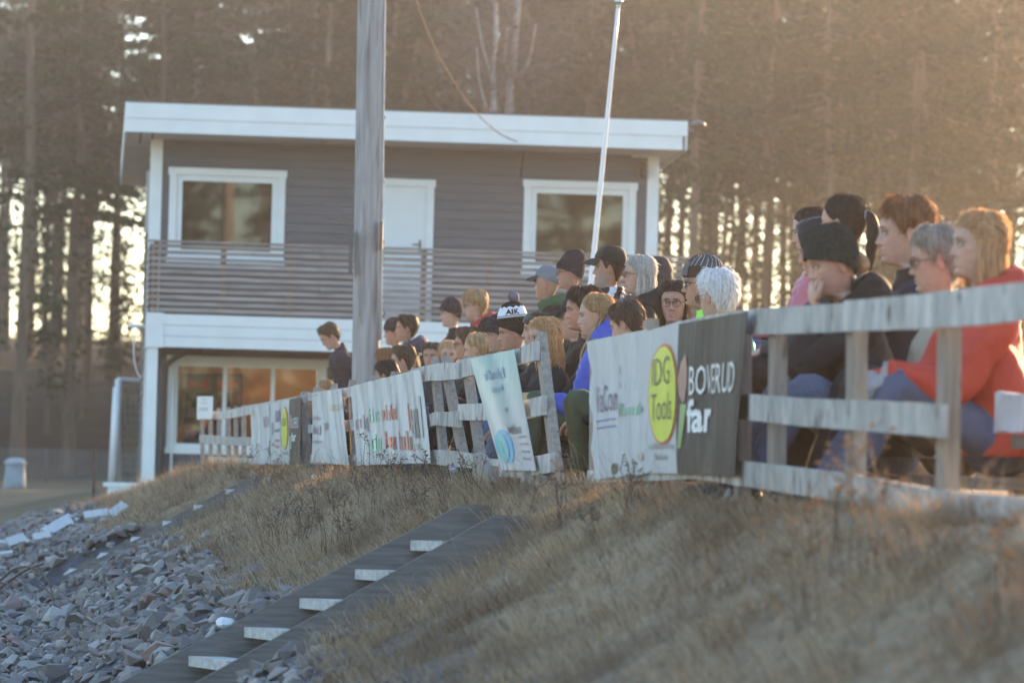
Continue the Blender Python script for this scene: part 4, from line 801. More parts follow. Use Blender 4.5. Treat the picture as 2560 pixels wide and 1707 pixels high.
# ------------------------------------------------------------------ dry grass
def grass(name, Xr, Yr, n, hmin, hmax, wid, lean, colr, seed, keep=None):
    r = np.random.default_rng(seed); Y = Yr[0] + (Yr[1] - Yr[0]) * r.random(n); o = Xr[0] + (Xr[1] - Xr[0]) * r.random(n); X = FA + FB * Y + o
    # clumping
    cl = wob(np.stack([X, Y, X * 0], -1), 9, 21, 2); k = (grass_w(X, Y) * (0.55 + 0.45 * np.clip(cl + 0.4, 0, 1))) > r.random(n)
    for s0, s1, wd in ((ST1[0], ST1[1], 1.35), (ST2[0], ST2[1], 1.3)):
        d = np.array(FD)[:2]; e = np.array(FN)[:2]; rel = np.stack([X - s0.x, Y - s0.y], 1); a = rel @ d; b_ = rel @ e; k &= ~((a < 0.02) & (a > -wd) & (b_ > -0.1))
    k &= np.abs(X / Y) < 0.16
    if keep is not None: k &= keep(X, Y)
    X, Y, cl = X[k], Y[k], cl[k]; n = len(X); Z = terrain(X, Y) - 0.01
    h = (hmin + (hmax - hmin) * r.random(n) ** 1.5) * (0.45 + 0.95 * np.clip(cl + 0.5, 0, 1) ** 1.5); az = wob(np.stack([X, Y, X * 0], -1), 6, 23, 2) * 1.8 + r.normal(0, 1.25, n) + math.pi
    ln = lean * (0.5 + r.random(n)); dx, dy = np.cos(az) * ln, np.sin(az) * ln
    pa = r.uniform(0, math.pi, n); wx, wy = np.cos(pa) * wid, np.sin(pa) * wid; w2 = wid * (Y / 18.0) ** 0.5; wx *= w2 / wid; wy *= w2 / wid
    b0 = np.stack([X - wx, Y - wy, Z], 1); b1 = np.stack([X + wx, Y + wy, Z], 1); m0 = np.stack([X + dx * h * 0.45 - wx * .8, Y + dy * h * 0.45 - wy * .8, Z + h * 0.62], 1); m1 = np.stack([X + dx * h * 0.45 + wx * .8, Y + dy * h * 0.45 + wy * .8, Z + h * 0.62], 1); t = np.stack([X + dx * h * 1.25, Y + dy * h * 1.25, Z + h * (0.95 - 0.25 * ln)], 1)
    V = np.stack([b0, b1, m1, m0, t], 1).reshape(-1, 3); i = np.arange(n)[:, None] * 5
    q = np.hstack([i, i + 1, i + 2, i + 3]); tri = np.hstack([i + 3, i + 2, i + 4])
    me = bpy.data.meshes.new(name); nv = len(V); me.vertices.add(nv); me.vertices.foreach_set('co', V.ravel()); nl = n * 7; me.loops.add(nl)
    li = np.hstack([q, tri]).ravel(); me.loops.foreach_set('vertex_index', li.astype(np.int32)); me.polygons.add(n * 2); ls = np.stack([np.arange(n) * 7, np.arange(n) * 7 + 4], 1).ravel(); me.polygons.foreach_set('loop_start', ls.astype(np.int32)); me.update(calc_edges=True)
    ca, cb = np.array(colr[0]), np.array(colr[1]); lf = wob(np.stack([X, Y, X * 0], -1), 3.3, 25, 3); f = np.clip(r.random(n) * 0.55 + 0.25 * (cl + 0.5) + 0.35 * lf + 0.12, 0, 1)[:, None]; c = ca * (1 - f) + cb * f; rd = np.clip(wob(np.stack([X, Y, X * 0], -1), 5.1, 27, 2) * 1.8 - 0.30, 0, 0.7)[:, None]; c = c * (1 - rd) + np.array((0.20, 0.12, 0.075)) * rd
    red = (r.random(n) < 0.10)[:, None]; c = np.where(red, np.array((0.17, 0.095, 0.06)), c); c = np.repeat(c, 5, 0); cc = np.ones((nv, 4)); cc[:, :3] = c
    a = me.color_attributes.new('Col', 'FLOAT_COLOR', 'POINT'); a.data.foreach_set('color', cc.ravel()); me.materials.append(pmat('dry_grass', (1, 1, 1), 0.7, 0.05, 3, 0, vcol='Col', trans=0.3, spec=0.2))
    ob = link(name, me); tag(ob, kind='stuff'); return ob, n
GC = ((0.30, 0.195, 0.115), (0.67, 0.50, 0.32))
g1, n1 = grass('dry_bank_grass', (-2.2, 0.25), (7.0, 22), 135000, 0.03, 0.13, 0.0022, 1.25, GC, 31); tag(g1, 'dry straw-coloured grass covering the near bank', 'grass')
g2, n2 = grass('dry_far_grass', (-1.9, 0.3), (22, 52), 85000, 0.03, 0.12, 0.0026, 1.15, GC, 32); tag(g2, 'dry straw-coloured grass covering the far bank', 'grass')
g3, n3 = grass('trampled_grass', (0.25, 3.0), (12, 45), 30000, 0.02, 0.08, 0.0025, 0.9, ((0.20, 0.15, 0.08), (0.38, 0.30, 0.17)), 33); tag(g3, 'short trampled grass under the spectators', 'grass')
g4, n4 = grass('dry_grass_stalks', (-2.0, 0.1), (8.0, 42), 16000, 0.12, 0.30, 0.0011, 0.55, ((0.22, 0.15, 0.09), (0.50, 0.40, 0.27)), 34); tag(g4, 'taller thin dead stalks standing out of the bank grass', 'grass')
print('grass', n1, n2, n3)

# ------------------------------------------------------------------ dried yarrow-like weeds
def weed_mesh(seed, nst, hh):
    r = np.random.default_rng(seed); st = MB(); hd = MB()
    for k in range(nst):
        a = r.uniform(0, 6.28); L = hh * r.uniform(0.6, 1.1); lx, ly = math.cos(a) * r.uniform(0.05, 0.45) * L - 0.12 * L, math.sin(a) * r.uniform(0.05, 0.4) * L; bx, by = r.normal(0, 0.02, 2)
        P = [(bx, by, -0.02), (bx + lx * 0.35, by + ly * 0.35, L * 0.55), (bx + lx, by + ly, L)]; st.tube(P, [0.0022, 0.0017, 0.0011], 4, sub=2, caps=False)
        for j in range(r.integers(3, 6)):
            t = np.array(P[2]) + r.normal(0, 0.03, 3) * np.array([1, 1, 0.5]); m0 = np.array(P[1]) * 0.35 + np.array(P[2]) * 0.65; st.tube([tuple(m0), tuple(t)], [0.0014, 0.001], 3, caps=False)
            rr = r.uniform(0.005, 0.011); hd.ell(t, (rr, rr, rr * 0.45), None, 6, 4)
    return mesh('stem', np.concatenate(st.V), st.F, M_STEM), mesh('flower_head', np.concatenate(hd.V), hd.F, M_HEAD)
M_STEM = pmat('weed_stem', (0.12, 0.08, 0.06), 0.8); M_HEAD = pmat('dried_flower_head', (0.20, 0.12, 0.085), 0.9, 0.4, 60)
weeds = [weed_mesh(200 + i, 4 + i % 4 * 2, 0.24 + 0.05 * (i % 3)) for i in range(7)]
def weed(X, Y, k, s, label, group='dried weeds on the bank', mats=None):
    z = tz(X, Y); e = empty('dried_weed', (X, Y, z - 0.01), rg.uniform(0, 6.28)); e.scale = (s, s, s)
    a = link('stem', weeds[k][0], e); b = link('flower_head', weeds[k][1], e)
    if mats: b.material_slots[0].link = 'OBJECT'; b.material_slots[0].material = mats
    a['kind'] = 'stuff'; b['kind'] = 'stuff'; tag(e, label, 'weed', group); return e
rw = np.random.default_rng(44)
spots = [(640, 1330), (655, 1350), (700, 1320), (690, 1365), (745, 1325), (790, 1300), (830, 1280), (860, 1320), (900, 1270), (940, 1290), (760, 1370), (730, 1400), (820, 1390), (870, 1395), (560, 1290), (590, 1300), (600, 1250), (650, 1240), (700, 1240), (960, 1240), (1010, 1230), (1060, 1225), (1100, 1240), (1000, 1330), (1050, 1300), (880, 1230), (930, 1215), (985, 1205), (1040, 1200), (1090, 1205), (530, 1220), (570, 1200), (620, 1205), (680, 1200), (480, 1250), (1160, 1215), (1180, 1260), (1120, 1290), (1580, 1268), (1330, 1290), (1400, 1330), (1480, 1370)]
for k, (x, y) in enumerate(spots):
    p = on_bank(x, y)
    if p is None: continue
    weed(p.x, p.y, k % 7, rw.uniform(0.6, 1.0), 'brown dried weed with flat flower heads on the grassy bank')
for k, (x, y) in enumerate([(2090, 1440), (2160, 1460), (2235, 1430), (2545, 1560), (2010, 1600)]):
    p = on_bank(x, y)
    if p is not None: weed(p.x, p.y, k % 7, 1.15, 'orange dried weed in front of the nearest bottom rail', 'orange weeds by the near fence', pmat('orange_flower_head', (0.50, 0.24, 0.10), 0.8, trans=0.3))
# white flowerless clump beneath far rail omitted; dark red low heather tufts
# ------------------------------------------------------------------ forest
M_BARK = pmat('pine_bark', (0.12, 0.085, 0.062), 0.9, 0.4, 3, 0.5, 12, (2, 2, 0.4), objrand=0.3)
M_NEED = pmat('conifer_needles', (0.015, 0.040, 0.012), 0.75, 0.5, 0.5, 0, objrand=0.4, trans=0.10, spec=0.15)
def conifer(seed, H, cb, R, kind):
    r = np.random.default_rng(seed); tr = MB(); n = 7
    P = [(0.0, 0.0, -0.4)]; 
    for k in range(1, n + 1): P.append((r.normal(0, 0.05) * k * 0.5, r.normal(0, 0.05) * k * 0.5, H * k / n))
    rad = [0.19 * (1 - 0.9 * k / n) + 0.012 for k in range(n + 1)]; rad[0] *= 1.25
    tr.tube(P, rad, 9, sub=2); P = np.array(P)
    def axis_at(z): return np.array([np.interp(z, P[:, 2], P[:, i]) for i in range(2)])
    for k in range(26):                                            # dead limbs below the crown
        z = cb * r.uniform(0.25, 1.0); a = r.uniform(0, 6.28); L = r.uniform(0.5, 1.7); c = axis_at(z); tr.tube([(c[0], c[1], z), (c[0] + math.cos(a) * L, c[1] + math.sin(a) * L, z + r.uniform(-0.3, 0.2))], [0.022, 0.006], 4, caps=False)
    V, Fc = [], []; nb = 95 if kind == 'spruce' else 60
    for k in range(nb):
        t = r.random() ** (1.15 if kind == 'spruce' else 0.8); z = cb + (H - cb) * t; a = r.uniform(0, 6.28)
        prof = (1 - t) ** 0.75 + 0.06 if kind == 'spruce' else (math.sin(math.pi * min(1, 0.18 + 0.82 * t)) ** 0.6 * 0.9 + 0.1)
        L = R * prof * r.uniform(0.65, 1.1); c = axis_at(z); droop = -0.28 if kind == 'spruce' else 0.18
        e = np.array([math.cos(a), math.sin(a), droop + r.normal(0, 0.08)]); s = np.array([c[0], c[1], z]); tr.tube([tuple(s), tuple(s + e * L)], [0.03, 0.006], 3, caps=False)
        m = int(14 + L * 14)
        for j in range(m):
            q = s + e * L * (0.15 + 0.9 * (j + r.random()) / m) + r.normal(0, 0.13, 3) * np.array([1, 1, 0.7])
            sz = r.uniform(0.10, 0.22) * (1.0 if kind == 'spruce' else 1.1)
            for _ in range(2):
                d = r.normal(0, 1, 3); d[2] *= 0.5; d /= np.linalg.norm(d); w = np.cross(d, r.normal(0, 1, 3)); w /= np.linalg.norm(w) + 1e-9
                i = len(V); V += [q - d * sz * .6 - w * sz * 0.28, q - d * sz * .3 + w * sz * 0.42, q + d * sz * 0.9, q + d * sz * 0.2 - w * sz * 0.4]; Fc.append((i, i + 1, i + 2, i + 3))
    for k in range(46):                                            # thin leftover sprays on the bare stem
        z = cb * r.uniform(0.30, 1.0); a = r.uniform(0, 6.28); L = r.uniform(0.3, 1.5); c = axis_at(z); q0 = np.array([c[0] + math.cos(a) * L, c[1] + math.sin(a) * L, z - 0.2])
        for j in range(9):
            q = q0 + r.normal(0, 0.22, 3) * np.array([1, 1, 0.6]); sz = r.uniform(0.08, 0.2); d = r.normal(0, 1, 3); d[2] *= 0.6; d /= np.linalg.norm(d); w = np.cross(d, r.normal(0, 1, 3)); w /= np.linalg.norm(w) + 1e-9
            i = len(V); V += [q - d * sz * .6 - w * sz * 0.28, q - d * sz * .3 + w * sz * 0.42, q + d * sz * 0.9, q + d * sz * 0.2 - w * sz * 0.4]; Fc.append((i, i + 1, i + 2, i + 3))
    return mesh('trunk', np.concatenate(tr.V), tr.F, M_BARK), mesh('crown', np.array(V), Fc, M_NEED)
kinds = [conifer(300 + i, *a) for i, a in enumerate([(20, 10.5, 2.7, 'pine'), (22, 12, 2.8, 'pine'), (19, 9.5, 2.5, 'spruce'), (23, 11.5, 2.9, 'spruce'), (18, 9.5, 2.4, 'pine'), (21, 9.5, 2.7, 'spruce')])]
rt_ = np.random.default_rng(12)
def tree(X, Y, k, s, sz=None):
    e = empty('forest_conifer', (X, Y, tz(X, Y)), rt_.uniform(0, 6.28)); e.scale = (s, s, (sz or s))
    link('trunk', kinds[k][0], e); link('crown', kinds[k][1], e)
    return tag(e, 'tall dark conifer in the dense forest behind the grey house', 'tree', 'forest behind the house')
placed = []
tries = 0
while len(placed) < 190 and tries < 6000:
    tries += 1; Y = 118 + 105 * rt_.random() ** 0.9; half = Y * 0.137 + 5; X = rt_.uniform(-half, half)
    if any((X - a) ** 2 + (Y - b) ** 2 < 2.3 ** 2 for a, b in placed): continue
    if X < -0.02 * Y and rt_.random() < 0.30: continue
    placed.append((X, Y)); tree(X, Y, int(rt_.integers(0, 6)), rt_.uniform(0.85, 1.2), rt_.uniform(0.85, 1.15))
n_young = 0
while n_young < 28:                                             # young spruces between the trunks
    Y = 135 + 88 * rt_.random(); half = Y * 0.137 + 3; X = rt_.uniform(-half, half); n_young += 1
    k = int(rt_.choice([2, 3, 5])); s_ = rt_.uniform(0.28, 0.55); e = tree(X, Y, k + 0, s_ * 0.9, s_); e.name = 'young_spruce'; e.location.z -= 0.22 * 18 * s_; e['label'] = 'young bushy spruce between the trunks of the forest'; e['group'] = 'young spruces in the forest'
# unseen trees added at right to screen the sun, tops set by its height
side = []
tries = 0
while len(side) < SIDE_N and tries < 4000:
    tries += 1; Y = 112 + 34 * rt_.random(); X = Y * rt_.uniform(0.165, 0.85)
    if any((X - a) ** 2 + (Y - b) ** 2 < 3.0 ** 2 for a, b in side): continue
    side.append((X, Y)); kk = int(rt_.integers(0, 6)); ang = SUN_EL + math.radians(rt_.normal(-1.5, 0.4)); top_ = math.tan(ang) * math.hypot(X - 0.5, Y - 20) + 0.45; tree(X, Y, kk, rt_.uniform(0.85, 1.2), (top_ - tz(X, Y)) / (20, 22, 19, 23, 18, 21)[kk]).name = 'unseen_conifer'
for k in range(34):
    Y = 118 + 60 * rt_.random(); X = -Y * rt_.uniform(0.15, 0.34); tree(X, Y, int(rt_.integers(0, 6)), rt_.uniform(0.85, 1.2), rt_.uniform(0.85, 1.15)).name = 'unseen_conifer'
# trees across the pitch, behind the camera: the upper windows mirror them
for k in range(110):
    low = k % 2; Y = -112 - 9 * ((k // 2) % 2) - rt_.uniform(0, 4) + 5 * low; X = -50 + k * 1.2 + rt_.uniform(-0.6, 0.6); s_ = rt_.uniform(0.85, 1.1) if low else rt_.uniform(1.1, 1.35); e = tree(X, Y, (2, 3, 5)[k % 3] if low else k % 6, s_ * (1.25 if low else 1), s_)
    if low: e.location.z -= 9.3 * s_  # unseen low row added to block the bright low sky
    e.name = 'mirrored_conifer'; e['label'] = 'dark conifer across the pitch mirrored in the house windows'; e['group'] = 'trees across the pitch'
# bare birches right behind the house
M_BIRCH = pmat('birch_bark', (0.36, 0.33, 0.31), 0.7, 0.15, 3, 0.2, 20, (1, 1, 3), dirt=((0.06, 0.05, 0.05), 2.5, 0.62, 0.68)); M_TWIG = pmat('birch_twig', (0.16, 0.11, 0.10), 0.8)
def birch(px, ppm, pts, limbs, label, r0):
    Yd = F_PX / ppm; b = W(pts[0][0], pts[0][1], ppm); gz = tz(b.x, b.y); e = empty('bare_birch', (b.x, b.y, gz)); inv = Matrix.Translation(-Vector(e.location)); r = np.random.default_rng(px)
    t = MB(); P = [(b.x, b.y, gz - 0.2)] + [tuple(W(x, y, ppm)) for x, y in pts]; n = len(P); t.tube(P, [r0 * (1 - 0.7 * k / n) for k in range(n)], 9, sub=4); o = t.build('trunk', M_BIRCH, None, True); attach(o, e)
    lm = MB(); tw = MB()
    for lp in limbs:
        Q = [np.array(W(x, y, ppm + 0.6 * k)) for k, (x, y) in enumerate(lp)]; lm.tube([tuple(q) for q in Q], [r0 * 0.5, r0 * 0.35, r0 * 0.2][:len(Q)] if len(Q) <= 3 else np.linspace(r0 * .5, r0 * .15, len(Q)), 7, sub=3)
    src = smooth_path(P[1:], 8).tolist() + sum([smooth_path([tuple(W(x, y, ppm)) for x, y in lp], 6).tolist() for lp in limbs], [])
    for k in range(190):
        s = np.array(src[r.integers(0, len(src))]); a = r.uniform(0, 6.28); L = r.uniform(0.5, 1.7); d = np.array([math.cos(a), math.sin(a), r.uniform(0.1, 0.9)]); m = s + d * L * 0.55; q = s + d * L + np.array([0, 0, -0.25 * L]); tw.tube([tuple(s), tuple(m), tuple(q)], [0.010, 0.006, 0.003], 3, sub=2, caps=False)
        for _ in range(3):
            u = s + (q - s) * r.uniform(0.4, 1); dd = np.array([r.normal(0, .3), r.normal(0, .3), r.uniform(-0.7, 0.1)]); tw.tube([tuple(u), tuple(u + dd * r.uniform(0.3, 0.8))], [0.004, 0.002], 3, caps=False)
    if lm.n: attach(lm.build('limb', M_BIRCH, None, True), e)
    attach(tw.build('twigs', M_TWIG), e); tag(e, label, 'birch')
birch(1272, 128, [(1272, 300), (1282, 200), (1290, 80), (1300, -60), (1306, -300)], [[(1285, 205), (1320, 160), (1340, 60)], [(1275, 190), (1262, 150), (1268, 70)]], 'white-barked bare birch, thicker right one above the roof', 0.085)
birch(1232, 130, [(1232, 300), (1230, 190), (1240, 90), (1238, -60), (1244, -300)], [[(1228, 190), (1205, 110), (1190, 20)], [(1218, 280), (1198, 200), (1192, 120)]], 'slimmer grey birch, left of the two above the roof', 0.065)
# ------------------------------------------------------------------ people
HT = np.array([  # z, front, back, half width (head from crown to neck, then torso)
 (.1200, -.012, -.022, .004), (.1170, .022, -.042, .028), (.1100, .042, -.064, .043), (.0950, .0645, -.085, .059), (.0750, .080, -.097, .0700), (.0550, .0875, -.103, .0755), (.0350, .0905, -.103, .0770),
 (.0180, .0880, -.100, .0765), (.0, .0835, -.095, .0745), (-.020, .0835, -.087, .0725), (-.040, .0850, -.077, .0690), (-.060, .0855, -.067, .0640), (-.080, .0845, -.058, .0580), (-.098, .0840, -.053, .0500), (-.110, .0775, -.051, .0440),
 (-.1165, .060, -.052, .0455), (-.121, .028, -.055, .0500), (-.138, .012, -.061, .0530), (-.165, .010, -.068, .0550), (-.190, .008, -.078, .0640), (-.212, .020, -.090, .1000), (-.235, .040, -.100, .1450), (-.265, .060, -.108, .1780), (-.320, .090, -.112, .1850), (-.450, .100, -.108, .1700), (-.600, .092, -.100, .1580), (-.730, .095, -.110, .1680), (-.790, .070, -.095, .1400), (-.800, .010, -.020, .0300)])
def tab(z, k): return np.interp(-np.asarray(z, float), -HT[:, 0], HT[:, k])
def smtab():
    zs = np.concatenate([np.linspace(.12, -.125, 160), np.linspace(-.126, -.80, 120)]); T = np.stack([tab(zs, k) for k in (1, 2, 3)], 1)
    for _ in range(3): T[3:-3] = (T[1:-5] + 2 * T[2:-4] + 3 * T[3:-3] + 2 * T[4:-2] + T[5:-1]) / 9
    return zs, T
_ZS, _TT = smtab()
def prof(z):
    z = np.asarray(z, float); return [np.interp(-z, -_ZS, _TT[:, k]) for k in range(3)]
def headpt(th, z, grow=0.0):
    """smooth skull surface (no features); th=0 is the front"""
    xf_, xb_, w = prof(z); c = -0.012; co, si = np.cos(th), np.sin(th)
    k = np.where(z < -0.02, 1 + 0.22 * smst(-0.02, -0.10, z) * (z > -0.12), 0.90); ex = np.where(co > 0, k, 1.0)
    x = c + np.where(co > 0, xf_ - c, c - xb_) * np.sign(co) * np.abs(co) ** ex; y = w * np.sign(si) * np.abs(si) ** 0.92
    r = np.sqrt((x - c) ** 2 + y ** 2) + 1e-9; f = (r + grow) / r
    return np.stack([c + (x - c) * f, y * f, z + grow * smst(0.03, 0.12, z)], -1)
def face_detail(P, male, nose=1.0):
    x, y, z = P[:, 0].copy(), P[:, 1], P[:, 2]; front = smst(0.02, 0.06, x) * (z > -0.125); ay = np.abs(y)
    t = np.clip((0.022 - z) / 0.054, 0, 1); hgt = (0.004 + 0.021 * t ** 1.2) * nose; below = smst(-0.047, -0.034, z); above = smst(0.045, 0.015, z); sg = 0.0075 + 0.006 * t
    x += front * hgt * below * above * np.exp(-(y / sg) ** 2); x += front * 0.006 * np.exp(-((ay - 0.013) / 0.006) ** 2 - ((z + 0.036) / 0.007) ** 2)
    x += front * (0.006 if male else 0.003) * np.exp(-((z - 0.026) / 0.009) ** 2) * np.exp(-((ay - 0.026) / 0.022) ** 2)
    x -= front * 0.012 * np.exp(-((ay - 0.031) / 0.014) ** 2 - ((z - 0.006) / 0.010) ** 2)
    lip = np.exp(-(y / 0.020) ** 2) * front; x += lip * 0.0065 * np.exp(-((z + 0.0595) / 0.0045) ** 2) + lip * 0.007 * np.exp(-((z + 0.0725) / 0.005) ** 2) - lip * 0.004 * np.exp(-((z + 0.066) / 0.0022) ** 2)
    x -= front * 0.005 * np.exp(-((z + 0.084) / 0.006) ** 2) * np.exp(-(y / 0.022) ** 2); x += front * (0.007 if male else 0.005) * np.exp(-((z + 0.100) / 0.010) ** 2) * np.exp(-(y / 0.020) ** 2)
    x += front * 0.004 * np.exp(-((ay - 0.046) / 0.014) ** 2 - ((z + 0.022) / 0.016) ** 2)
    Q = P.copy(); Q[:, 0] = x; return Q
SKINS = [(0.44, 0.25, 0.175), (0.39, 0.215, 0.15), (0.47, 0.285, 0.21), (0.34, 0.19, 0.13)]
def skin_mat():
    m = pmat('skin', (1, 1, 1), 0.5, 0.13, 45, 0.12, 160, vcol='Col', spec=0.35); b = m.node_tree.nodes['Principled BSDF']; b.inputs['Subsurface Weight'].default_value = 0.12; b.inputs['Subsurface Radius'].default_value = (0.012, 0.005, 0.003); b.inputs['Subsurface Scale'].default_value = 0.6; return m
M_SKIN = skin_mat()
M_EYE = [pmat('eye_white', (0.62, 0.60, 0.58), 0.2, 0.02, 3, 0), pmat('eye_iris', (0.05, 0.04, 0.035), 0.15, 0.02, 3, 0), pmat('eye_lash', (0.035, 0.025, 0.02), 0.8, 0.02, 3, 0)]
def hairmat(name, col): return pmat('hair_' + name, (1, 1, 1), 0.58, 0.22, 30, 0.35, 70, (1, 1, 0.12), vcol='Col', trans=0.3, spec=0.3, dist=0.004)
M_HAIR = hairmat('strands', None)
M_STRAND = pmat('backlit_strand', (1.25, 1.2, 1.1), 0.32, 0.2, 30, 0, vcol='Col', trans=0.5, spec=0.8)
def cloth(name, col, rough=0.8, var=0.15, bump=0.35, bscale=14, spec=0.25): return pmat('cloth_' + name, col, rough, var, 5, bump * 1.6, bscale, dist=0.03, spec=spec)
NAVY = cloth('navy', (0.018, 0.021, 0.036)); BLACK = cloth('black', (0.013, 0.012, 0.013)); CHAR = cloth('charcoal', (0.035, 0.034, 0.037)); REDJ = cloth('red', (0.52, 0.055, 0.035), 0.65); REDD = cloth('dark_red', (0.34, 0.035, 0.035)); BLUEJ = cloth('royal_blue', (0.055, 0.085, 0.42), 0.5, 0.1, 0.2, 20); GREENJ = cloth('forest_green', (0.035, 0.085, 0.035)); OLIVE = cloth('olive', (0.055, 0.065, 0.035)); PINKJ = cloth('pink', (0.46, 0.14, 0.19), 0.5, 0.08, 0.15); MINT = cloth('mint_green', (0.06, 0.42, 0.24), 0.4, 0.08, 0.15); NEON = cloth('neon', (0.30, 0.80, 0.06), 0.5, 0.05, 0.1); SAND = cloth('sand', (0.36, 0.31, 0.23), 0.85, 0.2, 0.3); DENIM = cloth('denim', (0.085, 0.10, 0.165), 0.85, 0.2, 0.4, 20); DENIML = cloth('light_denim', (0.15, 0.185, 0.26), 0.85, 0.25, 0.4, 20); GREENP = cloth('quilt_green', (0.07, 0.10, 0.065), 0.75); GREYK = cloth('grey_knit', (0.10, 0.10, 0.105), 0.95, 0.4, 0.8, 40); NAVYK = cloth('navy_knit', (0.020, 0.020, 0.036), 0.95, 0.25, 0.7, 60); BLACKK = cloth('black_knit', (0.010, 0.010, 0.011), 0.95, 0.25, 0.7, 60); GREENK = cloth('bottle_green_knit', (0.022, 0.034, 0.030), 0.95, 0.25, 0.6, 60); WHITEC = cloth('white', (0.72, 0.72, 0.75), 0.8, 0.06, 0.15); GREYCAP = cloth('grey_cap', (0.16, 0.175, 0.20), 0.85, 0.1, 0.2); SCARFM = cloth('mixed_scarf', (0.11, 0.11, 0.14), 0.9, 0.9, 0.8, 25); SHOE = cloth('shoe', (0.03, 0.03, 0.032), 0.6); SLATEJ = cloth('slate_blue', (0.045, 0.052, 0.085), 0.75); CAMO = cloth('camo', (0.09, 0.105, 0.09), 0.9, 1.2, 0.3, 40); WOOLG = cloth('knit_mitten', (0.38, 0.38, 0.40), 0.95, 0.6, 0.8, 50); YGLOVE = cloth('straw_glove', (0.62, 0.46, 0.22), 0.9, 0.35, 0.6, 60)
SOLE = cloth('tan_rubber', (0.30, 0.22, 0.14), 0.7)
HC = dict(brown=(0.085, 0.050, 0.030), dbrown=(0.035, 0.021, 0.015), black=(0.014, 0.010, 0.009), blond=(0.50, 0.31, 0.165), dblond=(0.36, 0.23, 0.12), ginger=(0.23, 0.105, 0.045), silver=(0.46, 0.46, 0.46), white=(0.72, 0.72, 0.74), grey=(0.30, 0.27, 0.24))
def stripe_cloth():
    m, nt, b = newmat('cloth_black_white_stripe'); N = nt.nodes; L = nt.links; tc = N.new('ShaderNodeTexCoord'); w = N.new('ShaderNodeTexWave'); w.bands_direction = 'DIAGONAL'; w.inputs['Scale'].default_value = 5.0; w.inputs['Distortion'].default_value = 1.0
    L.new(tc.outputs['Object'], w.inputs[0]); r = N.new('ShaderNodeValToRGB'); r.color_ramp.interpolation = 'CONSTANT'; r.color_ramp.elements[0].color = (0.015, 0.015, 0.017, 1); r.color_ramp.elements[1].position = 0.55; r.color_ramp.elements[1].color = (0.68, 0.68, 0.72, 1); L.new(w.outputs[0], r.inputs[0]); L.new(r.outputs[0], b.inputs['Base Color']); b.inputs['Roughness'].default_value = 0.9; return m
STRIPES = stripe_cloth()
M_FRAME = pmat('spectacle_frame', (0.03, 0.028, 0.03), 0.35, 0.05, 5, 0)

def rotm(yaw, pitch, roll=0): return np.array(Matrix.Rotation(yaw, 3, 'Z') @ Matrix.Rotation(pitch, 3, 'Y') @ Matrix.Rotation(roll, 3, 'X'))
def ik(a, b, l1, l2, hint):
    a, b, hint = [np.array(v, float) for v in (a, b, hint)]; d = b - a; D = np.linalg.norm(d); D2 = min(D, (l1 + l2) * 0.995); u = d / (D + 1e-9); b = a + u * D2
    x = (l1 ** 2 - l2 ** 2 + D2 ** 2) / (2 * D2); h = math.sqrt(max(l1 ** 2 - x ** 2, 1e-5)); n = hint - u * hint.dot(u); n /= np.linalg.norm(n) + 1e-9
    return a + u * x + n * h, b
def add_hand(mb, w, fwd, pn, side, s=1.0, curl=0.5, col=(1, 1, 1), mi=0, gl=1.0):
    """palm and five fingers; w wrist, fwd finger direction, pn palm normal (fingers curl towards it)"""
    f = np.array(fwd, float); f /= np.linalg.norm(f); n = np.array(pn, float); n -= f * n.dot(f); n /= np.linalg.norm(n); r = np.cross(f, n) * side; w = np.array(w, float)
    R = np.stack([f, r, n], 1); mb.ell(w + f * 0.045 * s, np.array((0.055, 0.042, 0.017)) * s * gl, R, 12, 8, mi, col)
    for k, (off, L) in enumerate(((-0.030, 0.068), (-0.010, 0.078), (0.010, 0.073), (0.029, 0.058))):
        b = w + f * 0.082 * s + r * off * s; p = [b - f * 0.015 * s]; d = f.copy(); a = 0
        for seg in (0.45, 0.32, 0.26):
            a += curl * (0.55 + 0.08 * k); d = f * math.cos(a) + n * math.sin(a); p.append(p[-1] + d * L * seg * s * 1.1)
        mb.tube([tuple(q) for q in p], np.array([0.0095, 0.009, 0.0082, 0.0062]) * s * gl, 8, mi, sub=2, col=col)
    b = w + f * 0.025 * s - r * 0.034 * s; p = [b, b - r * 0.022 * s + f * 0.02 * s + n * 0.006 * s, b - r * 0.028 * s + f * 0.048 * s + n * 0.016 * s, b - r * 0.020 * s + f * 0.068 * s + n * 0.022 * s]
    mb.tube([tuple(q) for q in p], np.array([0.013, 0.0115, 0.010, 0.007]) * s * gl, 8, mi, sub=2, col=col)

